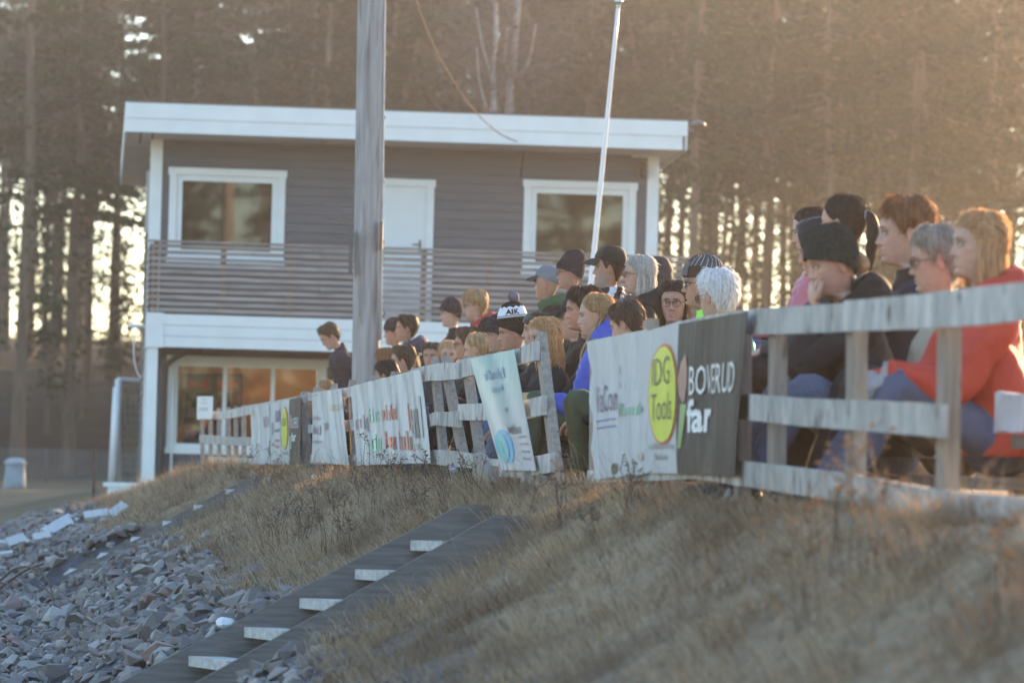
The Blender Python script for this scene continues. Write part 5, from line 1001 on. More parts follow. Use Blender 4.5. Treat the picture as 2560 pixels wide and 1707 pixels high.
def hairline(th, style):
    a = np.degrees(np.abs(th)); front = {'bald': 0.10}.get(style, 0.078)
    if style in ('long', 'bob', 'down'): return np.interp(a, [0, 30, 50, 62, 72, 90, 180], [0.070, 0.067, 0.052, 0.03, -0.02, -0.05, -0.06])
    if style in ('tied', 'pony'): return np.interp(a, [0, 30, 50, 65, 78, 90, 108, 135, 180], [0.082, 0.078, 0.058, 0.035, 0.015, 0.018, -0.03, -0.07, -0.075])
    if style == 'fringe': return np.interp(a, [0, 30, 50, 65, 78, 90, 108, 135, 180], [0.040, 0.038, 0.030, 0.02, -0.005, 0.012, -0.04, -0.09, -0.095])
    return np.interp(a, [0, 30, 48, 62, 74, 82, 92, 108, 135, 180], [front, 0.074, 0.062, 0.042, -0.005, 0.000, 0.022, -0.025, -0.080, -0.085])
def shell(zl, t, nth=56, nk=18, th0=None, top=0.0, noise=None, tmin=0.002, tf=0.35):
    th = np.linspace(-math.pi, math.pi, nth, endpoint=False) if th0 is None else th0; zl_ = zl(th); K = np.linspace(0, 1, nk) ** 1.0
    ang = K[None, :] * (math.pi / 2); Z = 0.1195 - (0.1195 - zl_)[:, None] * (1 - np.cos(ang * 1.0)) ** 0.9
    TH = np.repeat(th[:, None], nk, 1); edge = np.clip((Z - zl_[:, None]) * tf + tmin, 0, t)
    g = edge if noise is None else edge * (1 + noise(TH, Z))
    P = headpt(TH, Z, g); P[..., 2] += top * np.clip((Z - 0.02) / 0.1, 0, 1) ** 1.3
    return TH, Z, P
def shell_faces(nth, nk, closed=True):
    Fc = []
    for i in range(nth if closed else nth - 1):
        j = (i + 1) % nth
        for k in range(nk - 1): Fc.append((i * nk + k, i * nk + k + 1, j * nk + k + 1, j * nk + k))
    return Fc

PEOPLE = []
def person(px, py, ppm, label, yaw=0, pitch=0, hyaw=None, skin=0, male=True, hair='short', hcol='brown', hvol=0.012, hat=None, hatmat=None, jacket=BLACK, puffer=False, collar=None, hood=None, trousers=DENIM, glasses=False, beard=None, stand=False, hip=None, seat=None, hipoff=(0.02, 0.0), hands=None, scale=1.0, roll=0.0, gloves=None, foot=None, lean=None, scarf=None, sunglasses=False, hairlen=0.16, detail=1, shoes=SHOE, nose=1.0, kid=False, brow=True, legs=True, fat=1.0, stripes=False, lock=False, hoodscale=1.0):
    hp = W(px, py, ppm); s = scale; _q = np.random.default_rng(int(px * 3 + py)); yaw += _q.uniform(-9, 9); pitch += _q.uniform(-4, 4); r = np.random.default_rng(int(px * 7 + py)); yw = math.radians(180 + yaw)          # body faces screen left
    hy = math.radians(hyaw if hyaw is not None else 0); hpit = math.radians(pitch)
    gz = tz(hp.x, hp.y) if hp.x - xf(hp.y) > -0.3 else -0.15
    if stand: hipz = -(hp.z - gz) + 0.86 * s * (hp.z - gz) / 1.50          # relative to the head centre
    else: hipz = (seat if seat is not None else hp.z - 0.735 * s) - hp.z
    hipz = min(hipz, -0.60 * s); gzr = gz - hp.z
    hx, hyo = hipoff if not stand else (hipoff[0], hipoff[1])
    def warp(P, headfull=True):
        """head-space (unit) -> person space: head turn, torso stretch and lean"""
        P = np.array(P, float) * 1.0; z0 = P[:, 2].copy(); wgt = smst(-0.20, -0.135, z0)
        piv = np.array([-0.035, 0, -0.14]); Rt = rotm(hy, hpit, math.radians(roll)); Q = (P - piv) @ Rt.T + piv; P = P * (1 - wgt[:, None]) + Q * wgt[:, None]
        P = P * s; low = z0 < -0.2; k = np.clip((-0.2 - z0) / (0.60), 0, 1.4); tl = (-hipz / s - 0.2 + 0.06) / 0.60
        P[low, 2] = s * (-0.2 + (z0[low] + 0.2) * tl); P[:, 0] += hx * k + 0.0; P[:, 1] += hyo * k; return P
    dx, dy = hx, hyo
    root = empty('person', (0, 0, 0)); Rz = np.array(Matrix.Rotation(yw, 3, 'Z')); off = Rz @ np.array([dx, dy, 0]); root.location = (hp.x + off[0], hp.y + off[1], gz); root.rotation_euler = (0, 0, yw)
    tag(root, label, 'person', 'spectators behind the fence'); o0 = np.array([dx, dy, gzr])
    def put(mb, name, mats, parent=root, smooth=True, usecol=False):
        mb.V = [v - o0 for v in mb.V] if mb.V else mb.V; return mb.build(name, mats, parent, smooth, usecol)
    def headmb(mb):                                             # head-space shapes
        mb.V = [warp(v) for v in mb.V]; return mb
    # body: head, neck and trunk are one surface
    big = ppm > 360; nth = 60 if big else 40; nhead = 64 if big else 40
    t = np.linspace(-1, 1, nth, endpoint=False); th = np.sign(t) * math.pi * np.abs(t) ** 1.22
    zz = np.concatenate([0.1195 - 0.2385 * (np.linspace(0, 1, nhead) ** 1.05), np.linspace(-.1215, -.215, 10), np.linspace(-.235, -.797, 12)])
    TH, Z = np.meshgrid(th, zz); P = headpt(TH.ravel(), Z.ravel()); P = face_detail(P, male, nose); col = np.tile(np.array(SKINS[skin]), (len(P), 1))
    x_, y_, z_ = P.T; fr = smst(0.04, 0.07, x_); lipm = fr * np.exp(-(y_ / 0.022) ** 2) * np.exp(-((z_ + 0.066) / 0.010) ** 2); col = col * (1 - 0.55 * lipm[:, None]) + np.array((0.36, 0.13, 0.11)) * 0.55 * lipm[:, None]
    chk = fr * (np.exp(-((np.abs(y_) - 0.045) / 0.02) ** 2 - ((z_ + 0.03) / 0.022) ** 2) * 0.35 + 0.4 * np.exp(-(y_ / 0.016) ** 2 - ((z_ + 0.03) / 0.014) ** 2)); col = col * (1 - chk[:, None]) + np.array((0.56, 0.24, 0.18)) * chk[:, None]
    if beard:
        bm_ = smst(-0.03, -0.055, z_) * smst(0.0, 0.02, x_ + 0.01) * (z_ > -0.125) * (1 - 0.85 * np.exp(-(y_ / 0.018) ** 2 - ((z_ + 0.066) / 0.006) ** 2)); bm_ = np.clip(bm_ * smst(-0.01, 0.03, x_ - 0.3 * (z_ + 0.1)), 0, 1); col = col * (1 - beard[1] * bm_[:, None]) + np.array(HC[beard[0]]) * beard[1] * bm_[:, None]
    body = MB(); i = np.arange(len(P)).reshape(len(zz), nth); j = np.roll(i, -1, 1); Fc = np.stack([i[:-1], i[1:], j[1:], j[:-1]], -1).reshape(-1, 4).tolist(); Fc += [tuple(range(nth - 1, -1, -1)), tuple(range(len(P) - nth, len(P)))]
    body.add(P, Fc, 0, col)
    for sd in (-1, 1):                                          # ears
        R = rotm(sd * 0.35, 0.15); e = MB(); e.ell((-0.012, sd * 0.079, -0.008), (0.018, 0.007, 0.031), R, 12, 8); V = e.V[0]; c_ = np.array((-0.012, sd * 0.079, -0.008)); d = (V - c_); rr = np.hypot(d[:, 0] / 0.018, d[:, 2] / 0.031); V[:, 1] -= sd * 0.006 * np.exp(-(rr / 0.45) ** 2) * (np.sign(d[:, 1]) == sd); body.add(V, e.F, 0, np.array(SKINS[skin]) * np.array((1.05, 0.85, 0.8)))
    headmb(body)
    # arms: shoulder, elbow, hand
    shz = -0.262 * s; arms = []; H = hipz
    for sd in (-1, 1):
        S0 = np.array([-0.02 * s + hx * 0.12, sd * 0.168 * s * fat + hyo * 0.12, shz]); tg = None
        if hands and sd in hands: tg = np.array(hands[sd][0], float)
        elif stand: tg = np.array([0.10 * s + hx, sd * 0.23 * s + hyo, H - 0.02])
        else: tg = np.array([0.36 * s + hx * 0.9, sd * 0.10 * s + hyo, H + 0.17 * s])
        el, tg = ik(S0, tg, 0.285 * s, 0.25 * s, (-0.5, sd * 0.45, -0.8)); arms.append((sd, S0, el, tg))
    for sd, S0, el, tg in arms:
        f = (tg - el); f /= np.linalg.norm(f); hd = hands.get(sd) if hands else None; fwd, pn, curl = (hd[1], hd[2], hd[3]) if hd and len(hd) > 1 else (f * 0.9 + np.array([0.1, 0, -0.25]), (0.1, -sd * 0.3, -1), 0.45)
        if gloves and (gloves[1] is None or sd in gloves[1]):
            g = MB(); add_hand(g, tg - f * 0.01, fwd, pn, sd, s * 1.12, curl, gl=1.25); g.tube([tuple(tg - f * 0.05), tuple(tg + f * 0.02)], [0.047 * s, 0.042 * s], 12); put(g, 'glove', gloves[0])
        else: add_hand(body, tg - f * 0.012, fwd, pn, sd, s, curl, SKINS[skin]); body.tube([tuple(el), tuple(tg)], [0.038 * s, 0.028 * s], 10, col=SKINS[skin])
    put(body, 'body', M_SKIN, usecol=True)
    # eyes and brows
    for sd in (-1, 1):
        e = MB(); c = np.array((0.0805, sd * 0.0315, 0.005)); R = rotm(sd * 0.28, 0); e.ell(c, (0.0065, 0.0140, 0.0062), R, 12, 8, 0); iris = c + np.array((0.0045, -sd * 0.0 + (0.0015 if sd > 0 else -0.0015) * 0, 0.0003)); e.ell(iris, (0.0032, 0.0052, 0.0054), R, 10, 6, 1); e.tube([tuple(c + R @ np.array((0.001, -0.0150, -0.001))), tuple(c + R @ np.array((0.0055, -0.005, 0.0066))), tuple(c + R @ np.array((0.0055, 0.005, 0.0066))), tuple(c + R @ np.array((0.001, 0.0155, 0.0005)))], [0.0012, 0.0019, 0.0019, 0.0012], 5, 2, sub=2); headmb(e); put(e, 'eye', M_EYE)
        if brow:
            b = MB(); q = [(0.0905, sd * 0.013, 0.0225), (0.0895, sd * 0.026, 0.0275), (0.0800, sd * 0.043, 0.0235)]; b.tube(q, [0.0024, 0.0030, 0.0016], 6, sub=3); headmb(b); put(b, 'eyebrow', pmat('brow_' + hcol, tuple(np.array(HC[hcol]) * 0.6), 0.9))
    # hair
    hc = np.array(HC[hcol])
    if hat: hvol = 0.005
    def strandset(mb, roots, dirs, L, w=0.0013, bend=None):
        n = len(roots); m = roots + dirs * L[:, None] * 0.5 + r.normal(0, 0.002, (n, 3)); tp = roots + dirs * L[:, None] + (np.array([0, 0, -0.35]) * L[:, None] if bend is None else bend * L[:, None]); sd_ = np.cross(dirs, r.normal(0, 1, (n, 3))); sd_ /= np.linalg.norm(sd_, axis=1)[:, None] + 1e-9; sd_ *= w
        V = np.stack([roots - sd_, roots + sd_, m + sd_ * .8, m - sd_ * .8, tp], 1).reshape(-1, 3); a = np.arange(n) * 5; Fq = np.stack([a, a + 1, a + 2, a + 3], 1).tolist() + np.stack([a + 3, a + 2, a + 4], 1).tolist(); mb.add(V, Fq, 1, np.repeat(np.clip(hc * r.uniform(0.7, 1.6, (n, 1)), 0, 0.8), 5, 0))
    if hair and hair != 'none':
        nt_, nk_ = (72, 26) if big else (48, 18); ph = r.uniform(0, 6, 5); hb = MB()
        def nzf(T, Zz): return 0.18 * np.sin(T * 9 + ph[0] + Zz * 40) + 0.14 * np.sin(T * 21 + ph[1]) + 0.10 * np.sin(Zz * 160 + ph[2] + T * 5) + 0.10 * np.sin(T * 43 + ph[3])
        zl = lambda th_: hairline(th_, hair); TH2, Z2, PH = shell(zl, hvol, nt_, nk_, noise=nzf, tf=0.5 if hair not in ('tied', 'pony', 'long', 'bob') else 0.22); cv = hc * (1 + 0.30 * np.sin(TH2 * 31 + ph[4])[..., None] * 0.8 + r.normal(0, 0.10, TH2.shape)[..., None]); hb.add(PH.reshape(-1, 3), shell_faces(nt_, nk_), 0, np.clip(cv.reshape(-1, 3), 0.003, 1))
        if hair in ('long', 'bob', 'down'):                      # hanging curtain of hair
            fa = math.radians(70 if hair != 'bob' else 74); nh = 60; tt = np.linspace(fa, 2 * math.pi - fa, nh); nz_ = 14; zr = np.linspace(0.03, -hairlen, nz_); T3, Z3 = np.meshgrid(tt, zr, indexing='ij'); base = headpt(T3, np.clip(Z3, -0.0, 0.12), hvol * 0.9); base[..., 2] = Z3; fl = smst(0.0, -0.20, Z3); base[..., 0] += -0.012 * fl * (1 if hair != 'bob' else 0.3) + (0.03 if hair == 'long' else 0.0) * fl * np.cos(T3) * 0; base *= np.stack([1 + 0 * fl, 1 - 0.10 * fl, 1 + 0 * fl], -1)
            dist_ = np.minimum(T3 - fa, 2 * math.pi - fa - T3); base[..., 2] += 0.02 * np.exp(-dist_ / 0.2) * fl; wv = 0.004 * np.sin(T3 * 27 + ph[0] + 6 * Z3) + 0.003 * np.sin(T3 * 55 + ph[1]); base[..., 0] += wv * np.cos(T3); base[..., 1] += wv * np.sin(T3); endj = (np.sin(T3 * 40 + ph[2]) * 0.008 + r.normal(0, 0.006, (nh, 1))) * fl; base[..., 2] += endj
            cv = hc * (1 + 0.35 * np.sin(T3 * 47 + ph[3])[..., None] * 0.7 + r.normal(0, 0.15, (nh, 1))[..., None]); hb.add(base.reshape(-1, 3), shell_faces(nh, nz_, False), 0, np.clip(cv.reshape(-1, 3), 0.003, 1)); inner = base * np.array([0.9, 0.9, 1.0]); hb.add(inner.reshape(-1, 3), shell_faces(nh, nz_, False), 0, np.clip(cv.reshape(-1, 3) * 0.8, 0.003, 1))
            NS = 900; kk = r.integers(0, nh, NS); zz_ = r.integers(2, nz_ - 1, NS); strandset(hb, base[kk, zz_], np.stack([np.cos(tt[kk]) * 0.12, np.sin(tt[kk]) * 0.12, -np.ones(NS)], 1) + r.normal(0, 0.07, (NS, 3)), r.uniform(0.04, 0.12, NS), 0.0016, np.zeros(3))
        if lock:                                                # loose length of hair falling over the shoulder in front
            for q_ in range(5):
                o_ = np.array([0.006 * q_, 0.010 * math.sin(q_ * 2.1), 0.0]); Vt, Ft = tube([tuple(np.array(p) + o_) for p in ((-0.045, 0.066, -0.02), (-0.020, 0.080, -0.075), (0.020, 0.092, -0.15), (0.055, 0.090, -0.24), (0.075, 0.080, -0.33 - 0.02 * q_))], [0.012, 0.020, 0.018, 0.014, 0.002], 8, 4, True, None, 0.5); hb.add(Vt, Ft, 0, hc * r.uniform(0.8, 1.5, (len(Vt), 1)))
        if hair in ('pony', 'tied'):
            if hair == 'pony': tl = [(-0.095, 0, 0.045), (-0.135, 0, 0.030), (-0.150, 0, -0.04), (-0.138, 0, -0.12), (-0.13, 0, -0.20)]; rd = [0.018, 0.024, 0.028, 0.022, 0.006]
            else: tl = [(-0.085, 0, 0.0), (-0.118, 0, -0.005), (-0.125, 0, -0.035), (-0.105, 0, -0.055)]; rd = [0.02, 0.03, 0.028, 0.008]
            Vt, Ft = tube(tl, rd, 14, 4); Vt = Vt + 0.004 * wob(Vt, 120, 2)[:, None]; hb.add(Vt, Ft, 0, hc * r.uniform(0.7, 1.3, (len(Vt), 1)))
        n = (2600 if big else 900) if not hat else 60; kk = r.integers(0, nt_, n); zk = np.minimum((r.random(n) ** 0.8 * (nk_ - 2)).astype(int) + 1, nk_ - 2); roots = PH[kk, zk]; out = roots - np.array([-0.012, 0, 0.01]); out /= np.linalg.norm(out, axis=1)[:, None]; dn = PH[kk, np.minimum(zk + 1, nk_ - 1)] - roots; dn /= np.linalg.norm(dn, axis=1)[:, None] + 1e-9; 
        if hair in ('tied', 'pony'): dn = np.array([-0.115, 0, 0.03 if hair == 'pony' else 0.0]) - roots; dn -= out * (dn * out).sum(1)[:, None]; dn /= np.linalg.norm(dn, axis=1)[:, None] + 1e-9
        if hair in ('long', 'bob'): dn = np.stack([np.full(n, -0.45), np.sign(roots[:, 1]) * 0.6, np.full(n, -0.55)], 1); dn -= out * (dn * out).sum(1)[:, None]; dn /= np.linalg.norm(dn, axis=1)[:, None] + 1e-9
        bnd = np.zeros(3) if hair in ('tied', 'pony', 'long', 'bob') else None; fz = 0.45 if hair in ('short', 'fringe', 'curly') else 0.24
        strandset(hb, roots - out * 0.002, dn * 0.9 + out * fz * r.uniform(0.2, 1.1, (n, 1)) + r.normal(0, 0.25 if bnd is None else 0.10, (n, 3)), r.uniform(0.012, 0.038, n), 0.0012, bnd)
        headmb(hb); put(hb, 'hair', [M_HAIR, M_STRAND], usecol=True)
        if hair == 'pony': b = MB(); b.ell((-0.115, 0, 0.042), (0.014, 0.024, 0.024)); headmb(b); put(b, 'hair_tie', cloth('hair_tie', (0.4, 0.36, 0.38)))
    # hats
    if hat in ('beanie', 'slouch', 'aik', 'flap'):
        zl = lambda a: np.interp(np.degrees(np.abs(a)), [0, 60, 90, 120, 180], [0.048, 0.030, 0.004, -0.03, -0.055] if hat != 'flap' else [0.040, 0.034, 0.0, -0.02, -0.045]); h = MB(); tp = {'slouch': 0.045, 'aik': 0.085, 'beanie': 0.030, 'flap': 0.03}[hat]
        NB = 144 if big else 56; T4, Z4, PB = shell(zl, 0.013, NB, 20, top=tp, tmin=0.012, noise=lambda T, Zz: 0.12 * np.sin(T * 5 + 1 + Zz * 30) + (0.11 * np.sin(T * 36) if big else 0)); 
        if hat == 'slouch': PB[..., 0] -= 0.03 * smst(0.03, 0.12, Z4)
        h.add(PB.reshape(-1, 3), shell_faces(NB, 20)); headmb(h); ho = put(h, 'beanie', hatmat)
        if hat == 'aik':
            fr_ = (Z4 > 0.062) & (Z4 < 0.1085); wb = MB(); Q = headpt(T4, Z4, 0.0165); Q[..., 2] += tp * np.clip((Z4 - 0.02) / 0.1, 0, 1) ** 1.3
            ks = np.linspace(0.070, 0.098, 8); tt = np.linspace(-math.pi, math.pi, 64, endpoint=False); TT, ZZ = np.meshgrid(tt, ks, indexing='ij'); ZZ = ZZ + (ZZ > 0.092) * 0.006 * np.abs(np.sin(TT * 6)); Q = headpt(TT, ZZ, 0.0160); Q[..., 2] += tp * np.clip((ZZ - 0.02) / 0.1, 0, 1) ** 1.3; wb.add(Q.reshape(-1, 3), shell_faces(64, 8)); headmb(wb); put(wb, 'white_band', WHITEC, ho)
            ln = MB(); ks = np.array([0.0730, 0.0750]); TT, ZZ = np.meshgrid(tt, ks, indexing='ij'); Q = headpt(TT, ZZ, 0.0185); Q[..., 2] += tp * np.clip((ZZ - 0.02) / 0.1, 0, 1) ** 1.3; ln.add(Q.reshape(-1, 3), shell_faces(64, 2)); headmb(ln); put(ln, 'stripe', BLACKK, ho)
            V2, F2 = text_mesh2d('AIK', 0.03); tx = MB(); a0 = math.radians(60); a_ = a0 + V2[:, 0] * math.radians(52); zt_ = 0.0775 + 0.0165 * V2[:, 1]; Q = headpt(a_, zt_, 0.0185); Q[:, 2] += tp * np.clip((zt_ - 0.02) / 0.1, 0, 1) ** 1.3; tx.add(Q, F2); headmb(tx); put(tx, 'lettering', BLACKK, ho)
            pm = MB(); pm.ell((-0.03, 0, 0.12 + tp + 0.042), (0.040, 0.040, 0.040), None, 14, 10); V = pm.V[0]; V += 0.003 * wob(V, 300, 3)[:, None]; n = 500; d = r.normal(0, 1, (n, 3)); d /= np.linalg.norm(d, axis=1)[:, None]; hc_ = hc.copy(); hc = np.array((0.25, 0.25, 0.32)); strandset(pm, np.array((-0.03, 0, 0.12 + tp + 0.042)) + d * 0.03, d, r.uniform(0.006, 0.012, n), 0.002, np.zeros(3)); hc = hc_; headmb(pm); put(pm, 'pompom', [cloth('pompom', (0.22, 0.22, 0.28), 0.95, 0.9, 0.8, 60)] * 2, ho)
        elif hat == 'flap':
            st = MB(); 
            for a0, a1, zc in ((0.55, 1.35, 0.03), (-1.35, -0.55, 0.03)):
                st = MB(); tt = np.linspace(a0, a1, 10); ks = np.linspace(0.035, 0.085, 5); TT, ZZ = np.meshgrid(tt, ks, indexing='ij'); Q = headpt(TT, ZZ, 0.021); st.add(Q.reshape(-1, 3), shell_faces(10, 5, False)); headmb(st); put(st, 'ear_flap', cloth('dark_brown_flap', (0.045, 0.03, 0.022), 0.9), ho)
            bf = MB(); tt = np.linspace(-0.75, 0.75, 16); ks = np.linspace(0.045, 0.10, 6); TT, ZZ = np.meshgrid(tt, ks, indexing='ij'); Q = headpt(TT, ZZ, 0.026); bf.add(Q.reshape(-1, 3), shell_faces(16, 6, False)); headmb(bf); put(bf, 'front_flap', cloth('grey_wool', (0.17, 0.165, 0.16), 0.95, 0.2, 0.7, 60), ho)
            for k in range(9):
                sp_ = MB(); a0 = 0.5 + k * 0.28; pts = [headpt(np.array([a0 + 0.1 * q]), np.array([0.03 + 0.085 * q / 5]), 0.0150)[0] + np.array([0, 0, tp * np.clip((0.01 + 0.085 * q / 5) / 0.1, 0, 1) ** 1.3]) for q in range(6)]; sp_.tube([tuple(p) for p in pts], 0.0022, 4); V = sp_.V[0].copy(); s2 = MB(); s2.add(V * np.array([1, -1, 1]), [tuple(reversed(f)) for f in sp_.F[:]])
                for z_p in (sp_, s2): headmb(z_p); put(z_p, 'stripe', cloth('pale_stripe', (0.42, 0.42, 0.42), 0.95), ho)
        else:
            cf = MB(); tt = np.linspace(-math.pi, math.pi, 56, endpoint=False); ks = np.linspace(0, 1, 5); TT, KK = np.meshgrid(tt, ks, indexing='ij'); ZZ = zl(TT) - 0.004 + KK * 0.045; Q = headpt(TT, ZZ, 0.0175 - 0.002 * np.abs(KK - 0.5)); cf.add(Q.reshape(-1, 3), shell_faces(56, 5)); headmb(cf); put(cf, 'cuff', hatmat, ho)
    if hat == 'cap':
        zl = lambda a: np.interp(np.degrees(np.abs(a)), [0, 60, 90, 140, 180], [0.058, 0.050, 0.038, 0.012, 0.0]); h = MB(); T4, Z4, PB = shell(zl, 0.012, 48, 16, top=0.020, tmin=0.010); m_i = None; h.add(PB.reshape(-1, 3), shell_faces(48, 16)); headmb(h); ho = put(h, 'cap', hatmat[0] if isinstance(hatmat, tuple) else hatmat)
        b = MB(); n = 17; a = np.linspace(-1.0, 1.0, n); V = []
        for q in range(6):
            e = q / 5
            for aa in a:
                p = headpt(np.array([aa * 0.98]), np.array([0.058]), 0.012)[0]; ext = 0.078 * e * math.cos(aa * 1.35) ** 0.6 if abs(aa) < 1.16 else 0; V.append((p[0] + ext, p[1] * (1 + 0.04 * e), p[2] + 0.004 - 0.030 * e * e - 0.35 * p[1] ** 2 * 8 * e))
        V = np.array(V); Fq = [(q * n + k, q * n + k + 1, (q + 1) * n + k + 1, (q + 1) * n + k) for q in range(5) for k in range(n - 1)]; b.add(V, Fq); b.add(V - np.array([0, 0, 0.005]), [tuple(reversed(f)) for f in Fq]); headmb(b); put(b, 'brim', hatmat[1] if isinstance(hatmat, tuple) else hatmat, ho)
        if isinstance(hatmat, tuple) and len(hatmat) > 2:
            fp_ = MB(); tt = np.linspace(-1.1, 1.1, 20); ks = np.linspace(0.062, 0.1185, 8); TT, ZZ = np.meshgrid(tt, ks, indexing='ij'); Q = headpt(TT, ZZ, 0.0140); Q[..., 2] += 0.020 * np.clip((ZZ - 0.02) / 0.1, 0, 1) ** 1.3; fp_.add(Q.reshape(-1, 3), shell_faces(20, 8, False)); headmb(fp_); put(fp_, 'front_panel', hatmat[2], ho)
    if hat == 'band':
        zl0 = 0.045; cf = MB(); tt = np.linspace(-math.pi, math.pi, 56, endpoint=False); ks = np.linspace(0, 1, 6); TT, KK = np.meshgrid(tt, ks, indexing='ij'); ZZ = np.interp(np.degrees(np.abs(TT)), [0, 90, 180], [0.058, 0.02, -0.02]) + KK * 0.052; Q = headpt(TT, ZZ, 0.017); cf.add(Q.reshape(-1, 3), shell_faces(56, 6)); headmb(cf); put(cf, 'headband', hatmat)
    if hat == 'hood':
        zl = lambda a: np.interp(np.degrees(np.abs(a)), [0, 45, 70, 90, 180], [0.095, 0.075, -0.05, -0.13, -0.17]); h = MB(); T4, Z4, PB = shell(zl, 0.035, 60, 26, top=0.02, tmin=0.030); pf = 0.008 * np.abs(np.sin(Z4 * 70)); PB[..., 0] += pf * np.cos(T4); PB[..., 1] += pf * np.sin(T4); h.add(PB.reshape(-1, 3), shell_faces(60, 26)); headmb(h); put(h, 'hood', hatmat)
    # glasses
    if glasses or sunglasses:
        g = MB(); up_ = 0.0 if glasses else 0.085; bk_ = 0.0 if glasses else -0.045
        for sd in (-1, 1):
            c = np.array((0.1005 + bk_, sd * 0.0325, 0.001 + up_)); a = np.linspace(0, 2 * math.pi, 21); ring = [tuple(c + np.array((-0.006 * math.cos(q) ** 2 * (1 if True else 0), 0.0245 * math.cos(q), 0.0195 * math.sin(q)))) for q in a]; g.tube(ring, 0.0016, 6, 0, caps=False)
            if glasses: V = np.array([tuple(c)] + ring[:-1]); g.add(V, [(0, k + 1, (k + 1) % 20 + 1) for k in range(20)], 1)
            else: V = np.array([tuple(c)] + ring[:-1]); g.add(V, [(0, k + 1, (k + 1) % 20 + 1) for k in range(20)], 0)
            g.tube([tuple(c + np.array((-0.004, sd * 0.0245, 0.006))), tuple((0.05 + bk_, sd * 0.0775, 0.008 + up_)), tuple((-0.01 + bk_, sd * 0.083, 0.008 + up_ * 0.6)), tuple((-0.03 + bk_, sd * 0.080, -0.008 + up_ * 0.5))], 0.0018, 6)
        g.tube([(0.1035 + bk_, -0.009, 0.006 + up_), (0.107 + bk_, 0, 0.009 + up_), (0.1035 + bk_, 0.009, 0.006 + up_)], 0.0015, 6); headmb(g); put(g, 'glasses' if glasses else 'sunglasses', [M_FRAME, glass('spectacle_lens', (0.94, 0.95, 0.95))])
    # jacket: trunk rings and sleeves
    jk = MB(); nj = 40; tj = np.linspace(-math.pi, math.pi, nj, endpoint=False); zc = np.concatenate([np.linspace(-0.150, -0.20, 5), np.linspace(-0.215, -0.76, 30)]); TT, ZZ = np.meshgrid(tj, zc); grow = np.interp(-ZZ, [0.150, 0.165, 0.20, 0.25, 0.5, 0.76], [0.012, 0.014, 0.020, 0.026, 0.035 * fat, 0.045 * fat])
    if puffer: grow = grow + 0.016 * (np.abs(np.sin(ZZ * math.pi / 0.062)) ** 0.6 - 0.5) * smst(-0.20, -0.24, ZZ)
    Q = headpt(TT.ravel(), ZZ.ravel(), 0.0).reshape(TT.shape + (3,)); c0 = np.array([-0.012, 0, 0]); rr = np.sqrt((Q[..., 0] - c0[0]) ** 2 + Q[..., 1] ** 2) + 1e-9; fct = (rr + grow) / rr; Q[..., 0] = c0[0] + (Q[..., 0] - c0[0]) * fct; Q[..., 1] *= fct
    Q = Q.reshape(-1, 3); Q[:, 0] += 0.016 * wob(Q, 22, int(px) % 9, 3) * smst(-0.22, -0.30, Q[:, 2]) * (1.7 if fat > 1.05 and not puffer else 1); Q[:, 1] += 0.006 * wob(Q, 14, int(py) % 9, 2) * smst(-0.22, -0.30, Q[:, 2]); i = np.arange(len(Q)).reshape(TT.shape); j = np.roll(i, -1, 1); jk.add(Q, np.stack([i[:-1], i[1:], j[1:], j[:-1]], -1).reshape(-1, 4).tolist())
    jk.V = [warp(v) for v in jk.V]
    for sd, S0, el, tg in arms:
        f = tg - el; f /= np.linalg.norm(f); st_ = S0 + np.array([0.0, -sd * 0.05 * s, 0.012 * s]); Vt, Ft = tube([tuple(st_), tuple(S0 + np.array([0.005, sd * 0.012, -0.02 * s])), tuple(S0 * 0.5 + el * 0.5), tuple(el), tuple(el * 0.45 + tg * 0.55), tuple(tg - f * 0.005)], np.array([0.070, 0.078, 0.068, 0.062, 0.052, 0.043]) * s * (1.12 if puffer else 1.0) * fat, 16, 6, True, (0.062, 0.16) if puffer else None); Vt = Vt + 0.011 * wob(Vt, 40, int(px + sd) % 9, 2)[:, None] * (0 if puffer else 1); jk.add(Vt, Ft)
    jo = put(jk, 'jacket', jacket)
    # collar, hood, scarf
    if collar is not None or hood is None:
        cm_ = collar if collar is not None else jacket; c = MB(); TT, ZZ = np.meshgrid(tj, np.linspace(-0.128, -0.205, 7)); Q = headpt(TT.ravel(), np.full(TT.size, -0.17), 0.020); Q[:, 2] = ZZ.ravel(); lowr = smst(-0.15, -0.205, Q[:, 2]); Q[:, 0] = -0.02 + (Q[:, 0] + 0.02) * (1.0 + 0.35 * lowr) + 0.012 * np.cos(TT.ravel()) * 0; Q[:, 1] *= 1 + 0.45 * lowr; Q[:, 2] += 0.008 * np.cos(TT.ravel()) * -1; i = np.arange(len(Q)).reshape(TT.shape); j = np.roll(i, -1, 1); c.add(Q, np.stack([i[:-1], i[1:], j[1:], j[:-1]], -1).reshape(-1, 4).tolist()); c.V = [warp(v) for v in c.V]; put(c, 'collar', cm_, jo)
    if hood is not None:                                        # folded hood lying on the shoulders
        h = MB(); a = np.linspace(math.radians(50), math.radians(310), 15); pth = [(-0.025 + 0.088 * math.cos(q) - 0.035 * (1 - math.cos(q)) * 0.7, 0.105 * math.sin(q), -0.195 + 0.050 * (1 - math.cos(q)) * 0.5) for q in a]; rad = (0.020 + 0.040 * (0.5 - 0.5 * np.cos(a))) * hoodscale; pth = [(p_[0] - 0.03 * (hoodscale - 1), p_[1], p_[2] + 0.05 * (hoodscale - 1) * (0.5 - 0.5 * math.cos(q_)) * 2) for p_, q_ in zip(pth, a)]; Vt, Ft = tube(pth, rad, 14, 3, True, None, 1.5); Vt += 0.006 * wob(Vt, 45, 4, 2)[:, None]; h.add(Vt, Ft); h.V = [warp(v) for v in h.V]; put(h, 'hood', hood, jo)
